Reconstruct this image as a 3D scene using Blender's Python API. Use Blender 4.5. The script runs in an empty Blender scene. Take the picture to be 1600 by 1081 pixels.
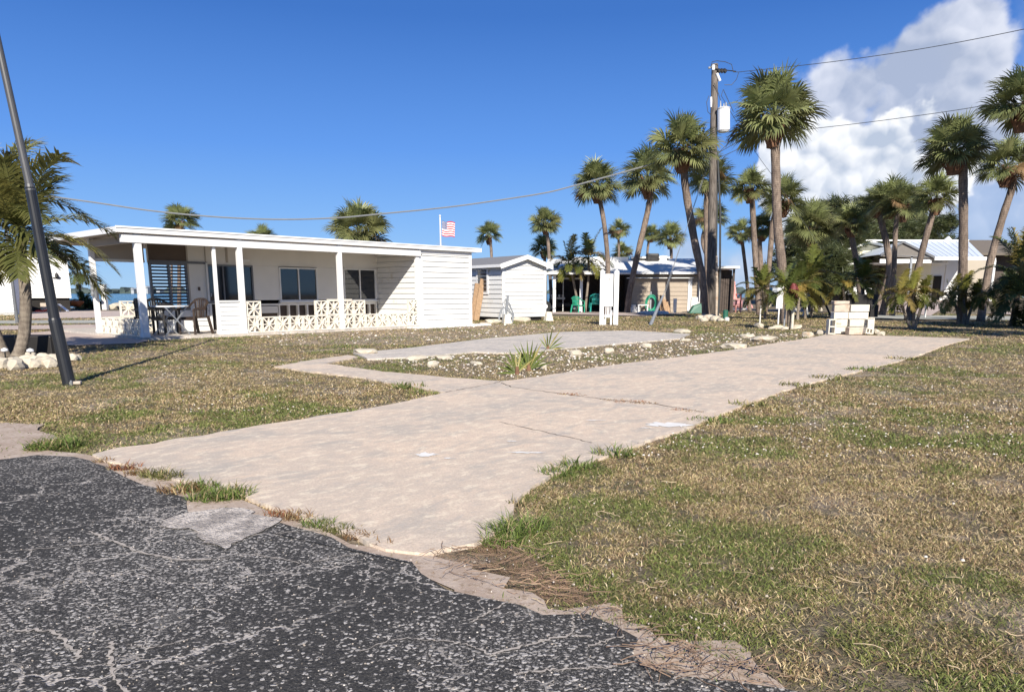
import bpy, bmesh, math, random
import numpy as np
from mathutils import Vector, Matrix, noise as mnoise
random.seed(7)
rng = np.random.default_rng(7)
S = bpy.context.scene
COL = S.collection
R = math.radians

# ------------------------------------------------------------------ camera
F, PY, HZ, CX, H = 1150.0, 680.0, 457.0, 800.0, 1.1
PIT = math.atan((PY - HZ) / F)
CP, SP = math.cos(PIT), math.sin(PIT)
cd = bpy.data.cameras.new('camera')
cam = bpy.data.objects.new('camera', cd)
COL.objects.link(cam)
cam.location = (0, 0, H)
cam.rotation_euler = (R(90) - PIT, 0, 0)
cd.sensor_width = 36
cd.lens = F / 1600 * 36
cd.shift_y = (PY - 540.5) / 1600
cd.clip_start = 0.05
cd.clip_end = 20000
S.camera = cam
S.view_settings.view_transform = 'Standard'
S.view_settings.look = 'None'
S.view_settings.exposure = 0.68
S.view_settings.gamma = 1
S.cycles.max_bounces = 6
S.cycles.transparent_max_bounces = 8

def ray(x, y):
    a = (x - CX) / F
    b = (PY - y) / F
    return Vector((a, CP + b * SP, -SP + b * CP))

def sm(t):
    t = max(0.0, min(1.0, t))
    return t * t * (3 - 2 * t)

def shore(X):
    return 56 + 46 * sm((X - 2) / 22) + 2.5 * math.sin(X * .13) + 1.2 * math.sin(X * .41)

def ht(X, Y):
    """height of the lawn: flat, gently rising towards the cream house"""
    return 0.45 * sm((Y - 36) / 22) * sm((X - 18) / 10)

def G(x, y):
    """ground point seen at photo pixel x, y"""
    z = 0.0
    for _ in range(8):
        r = ray(x, y)
        t = (z - H) / r.z
        p = r * t
        z = ht(p.x, p.y)
    return Vector((p.x, p.y, z))

def GD(x, Y):
    """ground point under photo column x at depth Y"""
    k = (x - CX) / F
    X = k * (Y * CP + H * SP)
    return Vector((X, Y, ht(X, Y)))

def at(x, y, Y):
    r = ray(x, y)
    return r * (Y / r.y) + Vector((0, 0, H))

# ------------------------------------------------------------------ sun and sky
SUN_EL = 33.0
TR = Vector((-.13, .99, 0)).normalized()          # where the light travels
sdir = Vector((-TR.x * math.cos(R(SUN_EL)), -TR.y * math.cos(R(SUN_EL)), math.sin(R(SUN_EL))))
sl = bpy.data.lights.new('sun', 'SUN')
sl.energy = 4.6
sl.angle = R(0.5)
sl.color = (1.0, .93, .82)
so = bpy.data.objects.new('sun', sl)
COL.objects.link(so)
so.rotation_euler = sdir.to_track_quat('Z', 'Y').to_euler()

W = bpy.data.worlds.new('World')
S.world = W
W.cycles.sampling_method = 'MANUAL'; W.cycles.sample_map_resolution = 256
W.use_nodes = True
nt = W.node_tree
nt.nodes.clear()

class NT:
    """small helper round a node tree"""
    def __init__(s, t): s.t = t
    def n(s, typ, **kw):
        nd = s.t.nodes.new(typ)
        for k, v in kw.items():
            if k.startswith('i_'):
                key = k[2:]
                key = int(key) if key.isdigit() else key.replace('_', ' ')
                s.set(nd.inputs[key], v)
            else:
                setattr(nd, k, v)
        return nd
    def set(s, sock, v):
        if isinstance(v, bpy.types.NodeSocket): s.t.links.new(v, sock)
        elif v is not None: sock.default_value = v
    def math(s, op, a, b=None, c=None, clamp=False):
        nd = s.t.nodes.new('ShaderNodeMath'); nd.operation = op; nd.use_clamp = clamp
        s.set(nd.inputs[0], a)
        if b is not None: s.set(nd.inputs[1], b)
        if c is not None: s.set(nd.inputs[2], c)
        return nd.outputs[0]
    def vm(s, op, a, b=None, out=0, scale=None):
        nd = s.t.nodes.new('ShaderNodeVectorMath'); nd.operation = op
        s.set(nd.inputs[0], a)
        if b is not None: s.set(nd.inputs[1], b)
        if scale is not None: s.set(nd.inputs['Scale'], scale)
        return nd.outputs[out]
    def noise(s, vec, scale, detail=4, rough=.55, dist=0, col=False):
        nd = s.n('ShaderNodeTexNoise'); nd.inputs['Scale'].default_value = scale
        nd.inputs['Detail'].default_value = detail; nd.inputs['Roughness'].default_value = rough
        nd.inputs['Distortion'].default_value = dist
        if vec is not None: s.set(nd.inputs['Vector'], vec)
        return nd.outputs[1 if col else 0]
    def voro(s, vec, scale, feature='F1', out=0, rand=1):
        nd = s.n('ShaderNodeTexVoronoi', feature=feature); nd.inputs['Scale'].default_value = scale
        nd.inputs['Randomness'].default_value = rand
        if vec is not None: s.set(nd.inputs['Vector'], vec)
        return nd.outputs[out]
    def map(s, v, a, b, c=0.0, d=1.0, smooth=True):
        nd = s.n('ShaderNodeMapRange'); nd.interpolation_type = 'SMOOTHSTEP' if smooth else 'LINEAR'
        s.set(nd.inputs[0], v); nd.inputs[1].default_value = a; nd.inputs[2].default_value = b
        nd.inputs[3].default_value = c; nd.inputs[4].default_value = d
        return nd.outputs[0]
    def mix(s, f, a, b, mode='MIX'):
        nd = s.n('ShaderNodeMix', data_type='RGBA', blend_type=mode)
        s.set(nd.inputs[0], f)
        for i, v in ((6, a), (7, b)):
            if isinstance(v, tuple) and len(v) == 3: v = (*v, 1)
            s.set(nd.inputs[i], v)
        return nd.outputs[2]

w = NT(nt)
sky = w.n('ShaderNodeTexSky', sky_type='NISHITA', sun_disc=False)
sky.sun_elevation = R(SUN_EL)
sky.sun_rotation = math.atan2(sdir.x, sdir.y)
sky.altitude = 0
sky.air_density = 1.0
sky.dust_density = 0.0
sky.ozone_density = 3.0
hs = w.n('ShaderNodeHueSaturation')
hs.inputs['Saturation'].default_value = SKY_SAT = 1.18
hs.inputs['Value'].default_value = 1.0
w.set(hs.inputs['Color'], sky.outputs[0])
tc = w.n('ShaderNodeTexCoord').outputs['Generated']
D = w.vm('NORMALIZE', tc)
def cdir(x, y):
    d = ray(x, y); d.normalize(); return tuple(d)
def blobfield(blobs):
    cur = None
    for (x, y, r) in blobs:
        dist = w.vm('DISTANCE', D, cdir(x, y), out=1)
        v = w.math('SUBTRACT', 1.0, w.math('DIVIDE', dist, r / 1150.0 / 1.0))
        cur = v if cur is None else w.math('SMOOTH_MAX', cur, v, .35)
    return cur
def fb(off, scale, det, dist=0.0):
    return w.noise(w.vm('ADD', D, off), scale, det, .48, dist)
upper = blobfield([(1520, 30, 42), (1492, 80, 75), (1430, 130, 100), (1520, 110, 62), (1350, 150, 90), (1420, 200, 120), (1320, 205, 75), (1490, 200, 100), (1560, 215, 60)])
bright = blobfield([(1250, 258, 75), (1318, 248, 75), (1375, 236, 80), (1270, 310, 90), (1355, 300, 85), (1440, 290, 70)])
low = blobfield([(1520, 330, 170), (1620, 300, 180), (1440, 390, 150), (1600, 420, 170), (1180, 415, 95), (1290, 400, 120), (690, 388, 22), (1100, 400, 60), (1700, 200, 200), (1800, 330, 300)])
n1 = fb((0, 0, 0), 9.0, 6)
n2 = fb((3.1, 1.7, .4), 26.0, 4)
sunoff = Vector((.010, 0, .016))
n1s = fb(tuple(sunoff), 9.0, 5)
n2s = fb(tuple(Vector((3.1, 1.7, .4)) + sunoff * .5), 26.0, 3)
nn = w.math('ADD', w.math('MULTIPLY', w.math('SUBTRACT', n1, .5), 2.1), w.math('MULTIPLY', w.math('SUBTRACT', n2, .5), .8))
def cover(f, a, b):
    return w.map(w.math('ADD', f, nn), a, b)
cu, cb, cl = cover(upper, .12, .42), cover(bright, .14, .28), cover(low, .1, .8)
def vv(off, scale):
    q_ = w.vm('ADD', w.vm('ADD', D, off), w.vm('SCALE', w.noise(D, 14, 3, .5, 0, True), scale=.035))
    nd = w.n('ShaderNodeTexVoronoi', feature='F1'); nd.inputs['Scale'].default_value = scale
    w.set(nd.inputs['Vector'], q_); return w.math('SUBTRACT', .45, nd.outputs[0])
v1, v2 = vv((0, 0, 0), 15), vv((2, 1, 3), 38)
v1s, v2s = vv(tuple(sunoff * .8), 15), vv(tuple(Vector((2, 1, 3)) + sunoff * .35), 38)
nn = w.math('ADD', nn, w.math('ADD', w.math('MULTIPLY', v1, .38), w.math('MULTIPLY', v2, .22)))
relief0 = w.math('ADD', w.math('MULTIPLY', w.math('SUBTRACT', v1, v1s), 1.3), w.math('MULTIPLY', w.math('SUBTRACT', v2, v2s), 1.1))
relief = w.math('ADD', relief0, w.math('ADD', w.math('MULTIPLY', w.math('SUBTRACT', n1, n1s), 3.6), w.math('MULTIPLY', w.math('SUBTRACT', n2, n2s), .8)))  # sunward noise difference, puts lit and shaded sides into the cloud colour
def cloudcol(base, light, thick, k):
    f = w.math('ADD', w.math('MULTIPLY', relief, k), thick, clamp=True)
    return w.mix(f, base, light)
eu = w.map(upper, .0, .9, .75, .15)
ccu = cloudcol((2.7, 3.1, 4.0), (4.9, 5.1, 5.7), eu, 1.0)
eb = w.map(bright, .05, .95, 1.0, .45)
ccb = cloudcol((3.1, 3.6, 4.5), (6.3, 6.4, 6.6), eb, 1.3)
ccl = cloudcol((2.3, 2.9, 4.1), (3.9, 4.3, 5.2), .45, .7)
sepd = w.n('ShaderNodeSeparateXYZ'); w.set(sepd.inputs[0], D)
ramp = w.n('ShaderNodeValToRGB'); w.set(ramp.inputs[0], w.map(sepd.outputs[2], 0, .8, 0, 1, False))
el = ramp.color_ramp.elements
el[0].position = 0; el[0].color = (.33, .62, 1.0, 1)
el[1].position = 1; el[1].color = (.03, .09, .28, 1)
for p_, c_ in ((.10, (.225, .49, 1.0, 1)), (.22, (.125, .345, .93, 1)), (.40, (.052, .19, .64, 1))):
    e_ = el.new(p_); e_.color = c_
rc = w.vm('SCALE', ramp.outputs[0], scale=5.3)
c0 = w.mix(.92, hs.outputs[0], rc)
c1 = w.mix(w.math('MULTIPLY', cl, .72), c0, ccl)
c2 = w.mix(w.math('MULTIPLY', cu, .9), c1, ccu)
c3 = w.mix(w.math('MULTIPLY', cb, .97), c2, ccb)
bg = w.n('ShaderNodeBackground')
w.set(bg.inputs['Color'], c3)
bg.inputs['Strength'].default_value = 0.105
wo = w.n('ShaderNodeOutputWorld')
nt.links.new(bg.outputs[0], wo.inputs[0])

# ------------------------------------------------------------------ materials
MATS = {}
def newmat(name):
    m = bpy.data.materials.new(name); m.use_nodes = True
    t = NT(m.node_tree)
    b = m.node_tree.nodes['Principled BSDF']
    t.b = b
    MATS[name] = m
    t.pos = t.n('ShaderNodeNewGeometry').outputs['Position']
    return m, t
def bump(t, h, strength=.3, dist=.01):
    n = t.n('ShaderNodeBump'); n.inputs['Strength'].default_value = strength; n.inputs['Distance'].default_value = dist
    t.set(n.inputs['Height'], h); t.set(t.b.inputs['Normal'], n.outputs[0])
def plain(name, col, rough=.6, var=.12, scale=6, metal=0, bmp=0, dirt=None, bscale=40):
    """a painted, plastic or metal surface with mild wear"""
    m, t = newmat(name)
    v = t.noise(t.pos, scale, 5)
    f = t.map(v, .3, .7, 1 - var, 1 + var * .5, False)
    c = t.vm('SCALE', tuple(col), scale=f)
    if dirt:
        d = t.noise(t.pos, dirt[1], 7, .65)
        c = t.mix(t.map(d, dirt[2], dirt[2] + .14), c, dirt[0])
    t.set(t.b.inputs['Base Color'], c)
    t.b.inputs['Roughness'].default_value = rough
    t.b.inputs['Metallic'].default_value = metal
    if bmp: bump(t, t.noise(t.pos, bscale, 5), bmp, .01)
    return m
plain('white_paint', (.75, .75, .73), .5, .05, 1.3, dirt=((.62, .59, .52), 2.2, .60))
plain('white_clean', (.78, .78, .77), .45, .03, 2)
plain('roof_white', (.78, .78, .76), .6, .08, .8, dirt=((.5, .49, .46), 1.1, .58))
plain('wall_stucco', (.73, .71, .66), .85, .06, 1.5, bmp=.25, bscale=60)
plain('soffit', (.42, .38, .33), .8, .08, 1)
plain('brown_panel', (.11, .08, .06), .7, .15, 3)
plain('breeze', (.78, .73, .63), .85, .12, 5, bmp=.3, dirt=((.58, .48, .38), 3.5, .58))
plain('dark_inside', (.02, .017, .015), .9, .2, 3)  # near-black puts unlit hollows into colour; the skirting and doorway use it too
plain('black_metal', (.018, .019, .022), .38, .2, 9)
plain('grey_metal', (.14, .145, .155), .4, .12, 9)
plain('dark_grey', (.07, .072, .078), .45, .15, 9)
plain('galv', (.36, .38, .40), .45, .15, 12, metal=.5)
plain('green_plastic', (.02, .30, .26), .4, .1, 5)
plain('green_box', (.02, .12, .08), .5, .1, 5)
plain('hose_green', (.03, .33, .20), .4, .1, 9)
plain('brown_plastic', (.045, .030, .022), .45, .12, 6)
plain('dark_plastic', (.02, .018, .017), .45, .12, 6)
plain('red_plastic', (.60, .04, .03), .4, .1, 6)
plain('yellow_plastic', (.65, .42, .06), .5, .1, 6)
plain('orange_paint', (.60, .16, .04), .6, .15, 4)
plain('pink_paint', (.72, .36, .33), .6, .08, 3)
plain('shingle_grey', (.20, .20, .21), .9, .2, 25)
plain('tan_siding', (.41, .34, .265), .7, .10, 2)
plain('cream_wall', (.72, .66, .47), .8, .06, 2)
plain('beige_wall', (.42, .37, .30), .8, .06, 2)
plain('roof_metal', (.62, .68, .76), .35, .05, 3)
plain('brown_roof', (.16, .135, .11), .9, .1, 4)
plain('grey_gable', (.17, .155, .14), .8, .1, 4)
plain('limestone', (.55, .49, .39), .9, .18, 6, bmp=.7, dirt=((.42, .30, .20), 5, .56), bscale=22)
plain('cinder', (.66, .62, .53), .92, .15, 7, bmp=.6, dirt=((.46, .37, .28), 5, .56), bscale=90)
plain('cinder_pink', (.52, .44, .36), .92, .15, 7, bmp=.5, dirt=((.40, .28, .20), 4, .5), bscale=90)
plain('raw_wood', (.38, .25, .15), .85, .3, 14)
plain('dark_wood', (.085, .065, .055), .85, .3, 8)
plain('wire', (.05, .055, .06), .6, .1, 5)
plain('wire_light', (.20, .21, .22), .6, .1, 5)
plain('maroon', (.16, .03, .03), .5, .1, 5)
plain('tarp', (.38, .40, .42), .6, .15, 4)
plain('tyre', (.015, .015, .015), .8, .2, 12)
plain('porcelain', (.75, .76, .78), .25, .03, 5)
plain('pvc', (.80, .79, .74), .4, .05, 5)
plain('dirt_pot', (.03, .022, .02), .8, .2, 8)

m, t = newmat('glass')
t.b.inputs['Base Color'].default_value = (.012, .016, .022, 1)
t.b.inputs['Roughness'].default_value = .04
t.b.inputs['Specular IOR Level'].default_value = .9
plain('smoked', (.10,.12,.15), .15, .1, 9)
m, t = newmat('clear_glass')
t.b.inputs['Base Color'].default_value = (.75, .8, .85, 1)
t.b.inputs['Roughness'].default_value = .03
t.b.inputs['IOR'].default_value = 1.1
t.b.inputs['Transmission Weight'].default_value = 1
t.b.inputs['Alpha'].default_value = .45

# utility pole wood
m, t = newmat('pole_wood')
sc = t.vm('MULTIPLY', t.pos, (14, 14, 1.0))
v = t.noise(sc, 1.6, 7, .6)
c = t.mix(t.map(v, .35, .65), (.075, .063, .055), (.185, .16, .14))
t.set(t.b.inputs['Base Color'], c); t.b.inputs['Roughness'].default_value = .9
bump(t, v, .6, .02)
# palm trunks: ringed and fissured
def trunkmat(name, a, b, ring, bm):
    m, t = newmat(name)
    oc = t.n('ShaderNodeTexCoord').outputs['Object']
    wv = t.n('ShaderNodeTexWave', wave_type='BANDS', bands_direction='Z')
    wv.inputs['Scale'].default_value = ring; wv.inputs['Distortion'].default_value = 5; wv.inputs['Detail'].default_value = 3
    wv.inputs['Detail Scale'].default_value = 3
    t.set(wv.inputs['Vector'], oc)
    sc = t.vm('MULTIPLY', t.pos, (9, 9, 2.2))
    v = t.noise(sc, 2.0, 7, .65)
    big = t.noise(t.pos, .9, 3)
    h = t.math('ADD', t.math('MULTIPLY', wv.outputs[1], .13), t.math('MULTIPLY', v, 1.05))
    c = t.mix(t.map(h, .35, .85), a, b)
    c = t.mix(t.map(big, .4, .65, 0, .45), c, tuple(x * .6 for x in a))
    t.set(t.b.inputs['Base Color'], c); t.b.inputs['Roughness'].default_value = .9
    bump(t, h, bm, .03)
trunkmat('sabal_trunk', (.115, .085, .068), (.33, .255, .20), 5.0, .9)
trunkmat('coco_trunk', (.15, .12, .095), (.33, .28, .22), 3.2, .6)
plain('boots', (.21, .11, .065), .9, .35, 12, bmp=.6)

def leafmat(name, trans=.3, rough=.45):
    m, t = newmat(name)
    a = t.n('ShaderNodeVertexColor', layer_name='Col')
    v = t.noise(t.pos, 3.0, 3)
    c = t.vm('SCALE', a.outputs[0], scale=t.map(v, .3, .7, .8, 1.15, False))
    t.set(t.b.inputs['Base Color'], c)
    t.b.inputs['Roughness'].default_value = rough
    t.b.inputs['Specular IOR Level'].default_value = .35
    tr = t.n('ShaderNodeBsdfTranslucent'); t.set(tr.inputs[0], c)
    mx = t.n('ShaderNodeMixShader'); mx.inputs[0].default_value = trans
    out = m.node_tree.nodes['Material Output']
    m.node_tree.links.new(t.b.outputs[0], mx.inputs[1]); m.node_tree.links.new(tr.outputs[0], mx.inputs[2])
    m.node_tree.links.new(mx.outputs[0], out.inputs[0])
leafmat('leaf', .30, .42)
leafmat('grass_blade', .18, .6)
leafmat('stone_bits', .0, .9)

# ground soil, browns darkened to carry the shade gaps between grass blades
m, t = newmat('soil')
p = t.pos
n_big, n_mid, n_s, n_f = t.noise(p, .35, 4), t.noise(p, 1.6, 6, .6), t.noise(p, 9, 6, .65), t.noise(p, 60, 4, .7)
c = t.mix(t.map(n_mid, .38, .62), (.16, .125, .07), (.25, .195, .135))
c = t.mix(t.map(n_big, .42, .62, 0, .55), c, (.09, .10, .035))
c = t.mix(t.map(n_s, .45, .68, 0, .8), c, (.32, .26, .185))
c = t.mix(t.map(t.noise(p, .8, 5, .6), .55, .66, 0, .75), c, (.38, .305, .245))
c = t.mix(t.map(n_f, .40, .62, 0, .6), c, (.06, .048, .027))
va_ = t.n('ShaderNodeVertexColor', layer_name='Col'); sv_ = t.n('ShaderNodeSeparateColor'); t.set(sv_.inputs[0], va_.outputs[0])
sandm = t.math('MULTIPLY', t.map(t.math('ADD', sv_.outputs[0], t.math('MULTIPLY', t.math('SUBTRACT', n_s, .5), 1.1)), .35, .75), .85)
c = t.mix(sandm, c, t.mix(t.map(n_f, .35, .6), (.27, .21, .15), (.44, .355, .275)))
t.set(t.b.inputs['Base Color'], c); t.b.inputs['Roughness'].default_value = .97
bump(t, t.math('ADD', n_s, n_f), .8, .03)
# sandy verge
m, t = newmat('sand')
p = t.pos
a, b_, c_ = t.noise(p, 4, 6, .6), t.noise(p, 30, 6, .7), t.voro(p, 55)
c = t.mix(t.map(a, .35, .65), (.36, .275, .215), (.48, .395, .325))
c = t.mix(t.map(b_, .5, .68), c, (.26, .19, .13))
c = t.mix(t.map(c_, .10, .22, .6, 0), c, (.60, .53, .46))
t.set(t.b.inputs['Base Color'], c); t.b.inputs['Roughness'].default_value = .95
bump(t, t.math('ADD', b_, t.math('MULTIPLY', c_, .25)), .35, .012)
# concrete, stained pink-beige
def concrete(name, c1, c2, c3, stain=.7):
    m, t = newmat(name)
    p = t.pos
    al_ = t.vm('DOT_PRODUCT', p, (.64, .77, 0), out=1); ac_ = t.vm('DOT_PRODUCT', p, (-.77, .64, 0), out=1)
    cx_ = t.n('ShaderNodeCombineXYZ'); t.set(cx_.inputs[0], t.math('MULTIPLY', al_, .62)); t.set(cx_.inputs[1], t.math('MULTIPLY', ac_, 1.1)); st = cx_.outputs[0]
    a = t.noise(st, .9, 6, .62, .6); b_ = t.noise(p, 5.5, 5, .68); f_ = t.noise(p, 70, 4, .7); g_ = t.noise(st, 2.6, 7, .65, .8)
    c = t.mix(t.map(a, .36, .64), c1, c2)
    c = t.mix(t.map(g_, .47, .63, 0, stain), c, c3)
    c = t.mix(t.map(t.noise(p, .55, 4, .6), .50, .64, 0, .55), c, c3)
    c = t.mix(t.map(b_, .52, .72, 0, .45), c, tuple(min(1, x * 1.25) for x in c1))
    c = t.mix(t.map(f_, .35, .65, 0, .5), c, tuple(x * .62 for x in c2))
    f2 = t.noise(st, 11, 5, .75, .3); c = t.mix(t.map(f2, .50, .66, 0, .55), c, tuple(min(.85, x * 1.3) for x in c1)); c = t.mix(t.map(f2, .46, .34, 0, .5), c, c3)
    vo = t.voro(p, 38); c = t.mix(t.map(vo, .05, .12, .35, 0), c, (.2, .16, .13))
    t.set(t.b.inputs['Base Color'], c); t.b.inputs['Roughness'].default_value = .9
    bump(t, t.math('ADD', t.math('MULTIPLY', f_, .5), b_), .35, .012)
concrete('driveway', (.72, .57, .435), (.63, .52, .415), (.43, .395, .35))
concrete('slab_grey', (.64, .57, .49), (.54, .49, .43), (.38, .36, .335))
concrete('pave_pink', (.56, .44, .37), (.50, .41, .36), (.42, .38, .34), .4)
concrete('road_far', (.44, .43, .37), (.38, .38, .33), (.33, .34, .29), .4)

# worn asphalt: dark binder, pale aggregate, sandy cracks
m, t = newmat('asphalt')
p = t.pos
warp = t.vm('ADD', p, t.vm('SCALE', t.noise(p, 45, 4, .6, 0, True), scale=.035))
st = t.voro(warp, 62); stc = t.voro(warp, 62, out=1)
st2 = t.voro(warp, 120)
big = t.noise(p, .9, 6, .65); mid = t.noise(p, 4.5, 5, .65)
wear = t.math('ADD', t.math('MULTIPLY', t.noise(p, .42, 3), .75), t.math('ADD', t.math('MULTIPLY', big, .45), t.math('MULTIPLY', mid, .25))); wear = t.math('MULTIPLY', wear, .86)
fade = t.map(wear, .50, .72, .0, 1.0)
sepc = t.n('ShaderNodeSeparateColor'); t.set(sepc.inputs[0], stc)
pick = t.math('LESS_THAN', sepc.outputs[0], t.math('MULTIPLY_ADD', fade, .66, .26))
stone = t.math('MULTIPLY', t.map(st, .34, .50, 1, 0), pick)
pick2 = t.math('MULTIPLY', t.map(st2, .28, .42, 1, 0), t.map(fade, .1, 1, .25, .95))
binder = t.mix(t.noise(p, 25, 5), (.030, .029, .029), (.062, .060, .058))
tone = t.mix(sepc.outputs[1], (.20, .185, .17), (.52, .49, .455))
c = t.mix(t.math('MULTIPLY', pick2, .75), binder, (.27, .255, .24))
c = t.mix(stone, c, tone)
c = t.mix(t.map(t.noise(p, 1.1, 5, .6), .60, .74, 0, .5), c, (.30, .285, .265))
wp = t.vm('ADD', p, t.vm('SCALE', t.noise(p, 3.2, 5, .62, 0, True), scale=.55))
ck = t.voro(wp, 1.05, 'DISTANCE_TO_EDGE')
ck2 = t.voro(wp, 2.9, 'DISTANCE_TO_EDGE')
cm = t.math('MULTIPLY', t.map(ck, .004, .012, 1, 0), t.map(t.noise(p, 1.3, 2), .40, .52))
cm2 = t.math('MULTIPLY', t.map(ck2, .006, .020, 1, 0), t.map(t.noise(p, 1.0, 3), .48, .56))
cm = t.math('MAXIMUM', cm, cm2)
c = t.mix(cm, c, (.42, .385, .35))
t.set(t.b.inputs['Base Color'], c)
t.b.inputs['Roughness'].default_value = .95; t.b.inputs['Specular IOR Level'].default_value = .15
bump(t, t.math('ADD', t.math('MULTIPLY', t.map(st, 0, .6, 1, 0, False), .7), t.math('MULTIPLY', cm, -.6)), .7, .008)
m, t = newmat('patch')
p = t.pos; a, b_, c_ = t.noise(p, 6, 6, .7), t.noise(p, 40, 6, .75), t.voro(t.vm('ADD', p, t.vm('SCALE', t.noise(p, 50, 3, .5, 0, True), scale=.03)), 75)
c = t.mix(t.map(a, .40, .58), (.66, .59, .52), (.36, .32, .285))
c = t.mix(t.map(b_, .52, .62, 0, .8), c, (.14, .125, .115))
c = t.mix(t.map(c_, .15, .35, .5, 0), c, (.62, .56, .50))
t.set(t.b.inputs['Base Color'], c); t.b.inputs['Roughness'].default_value = .95
bump(t, t.math('ADD', b_, c_), .8, .012)
# water
m, t = newmat('water')
t.b.inputs['Base Color'].default_value = (.012, .10, .13, 1)
t.b.inputs['Roughness'].default_value = .12
t.b.inputs['IOR'].default_value = 1.33
bump(t, t.noise(t.vm('MULTIPLY', t.pos, (1, .6, 1)), .9, 6, .6), 1.0, .5)
# mangroves on the far shore
m, t = newmat('far_trees')
v = t.noise(t.pos, .08, 5, .7)
t.set(t.b.inputs['Base Color'], t.mix(t.map(v, .35, .65), (.050, .075, .075), (.085, .11, .10)))
t.b.inputs['Roughness'].default_value = 1
# US flag
m, t = newmat('flag')
uv = t.n('ShaderNodeUVMap', uv_map='UVMap').outputs[0]
sx = t.n('ShaderNodeSeparateXYZ'); t.set(sx.inputs[0], uv)
stripe = t.math('GREATER_THAN', t.math('FRACT', t.math('MULTIPLY', sx.outputs[1], 6.5)), .5)
c = t.mix(stripe, (.55, .02, .04), (.8, .8, .8))
c = t.mix(t.math('SUBTRACT', 1, stripe), (.8, .8, .8), (.55, .02, .04))
star_uv = t.vm('MULTIPLY', uv, (11 / .4, 9 / .54, 1))
star = t.math('LESS_THAN', t.voro(star_uv, 1.0, rand=0), .28)
can = t.math('MULTIPLY', t.math('LESS_THAN', sx.outputs[0], .4), t.math('GREATER_THAN', sx.outputs[1], .4615))
c = t.mix(can, c, t.mix(star, (.02, .035, .16), (.8, .8, .8)))
t.set(t.b.inputs['Base Color'], c); t.b.inputs['Roughness'].default_value = .7

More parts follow.
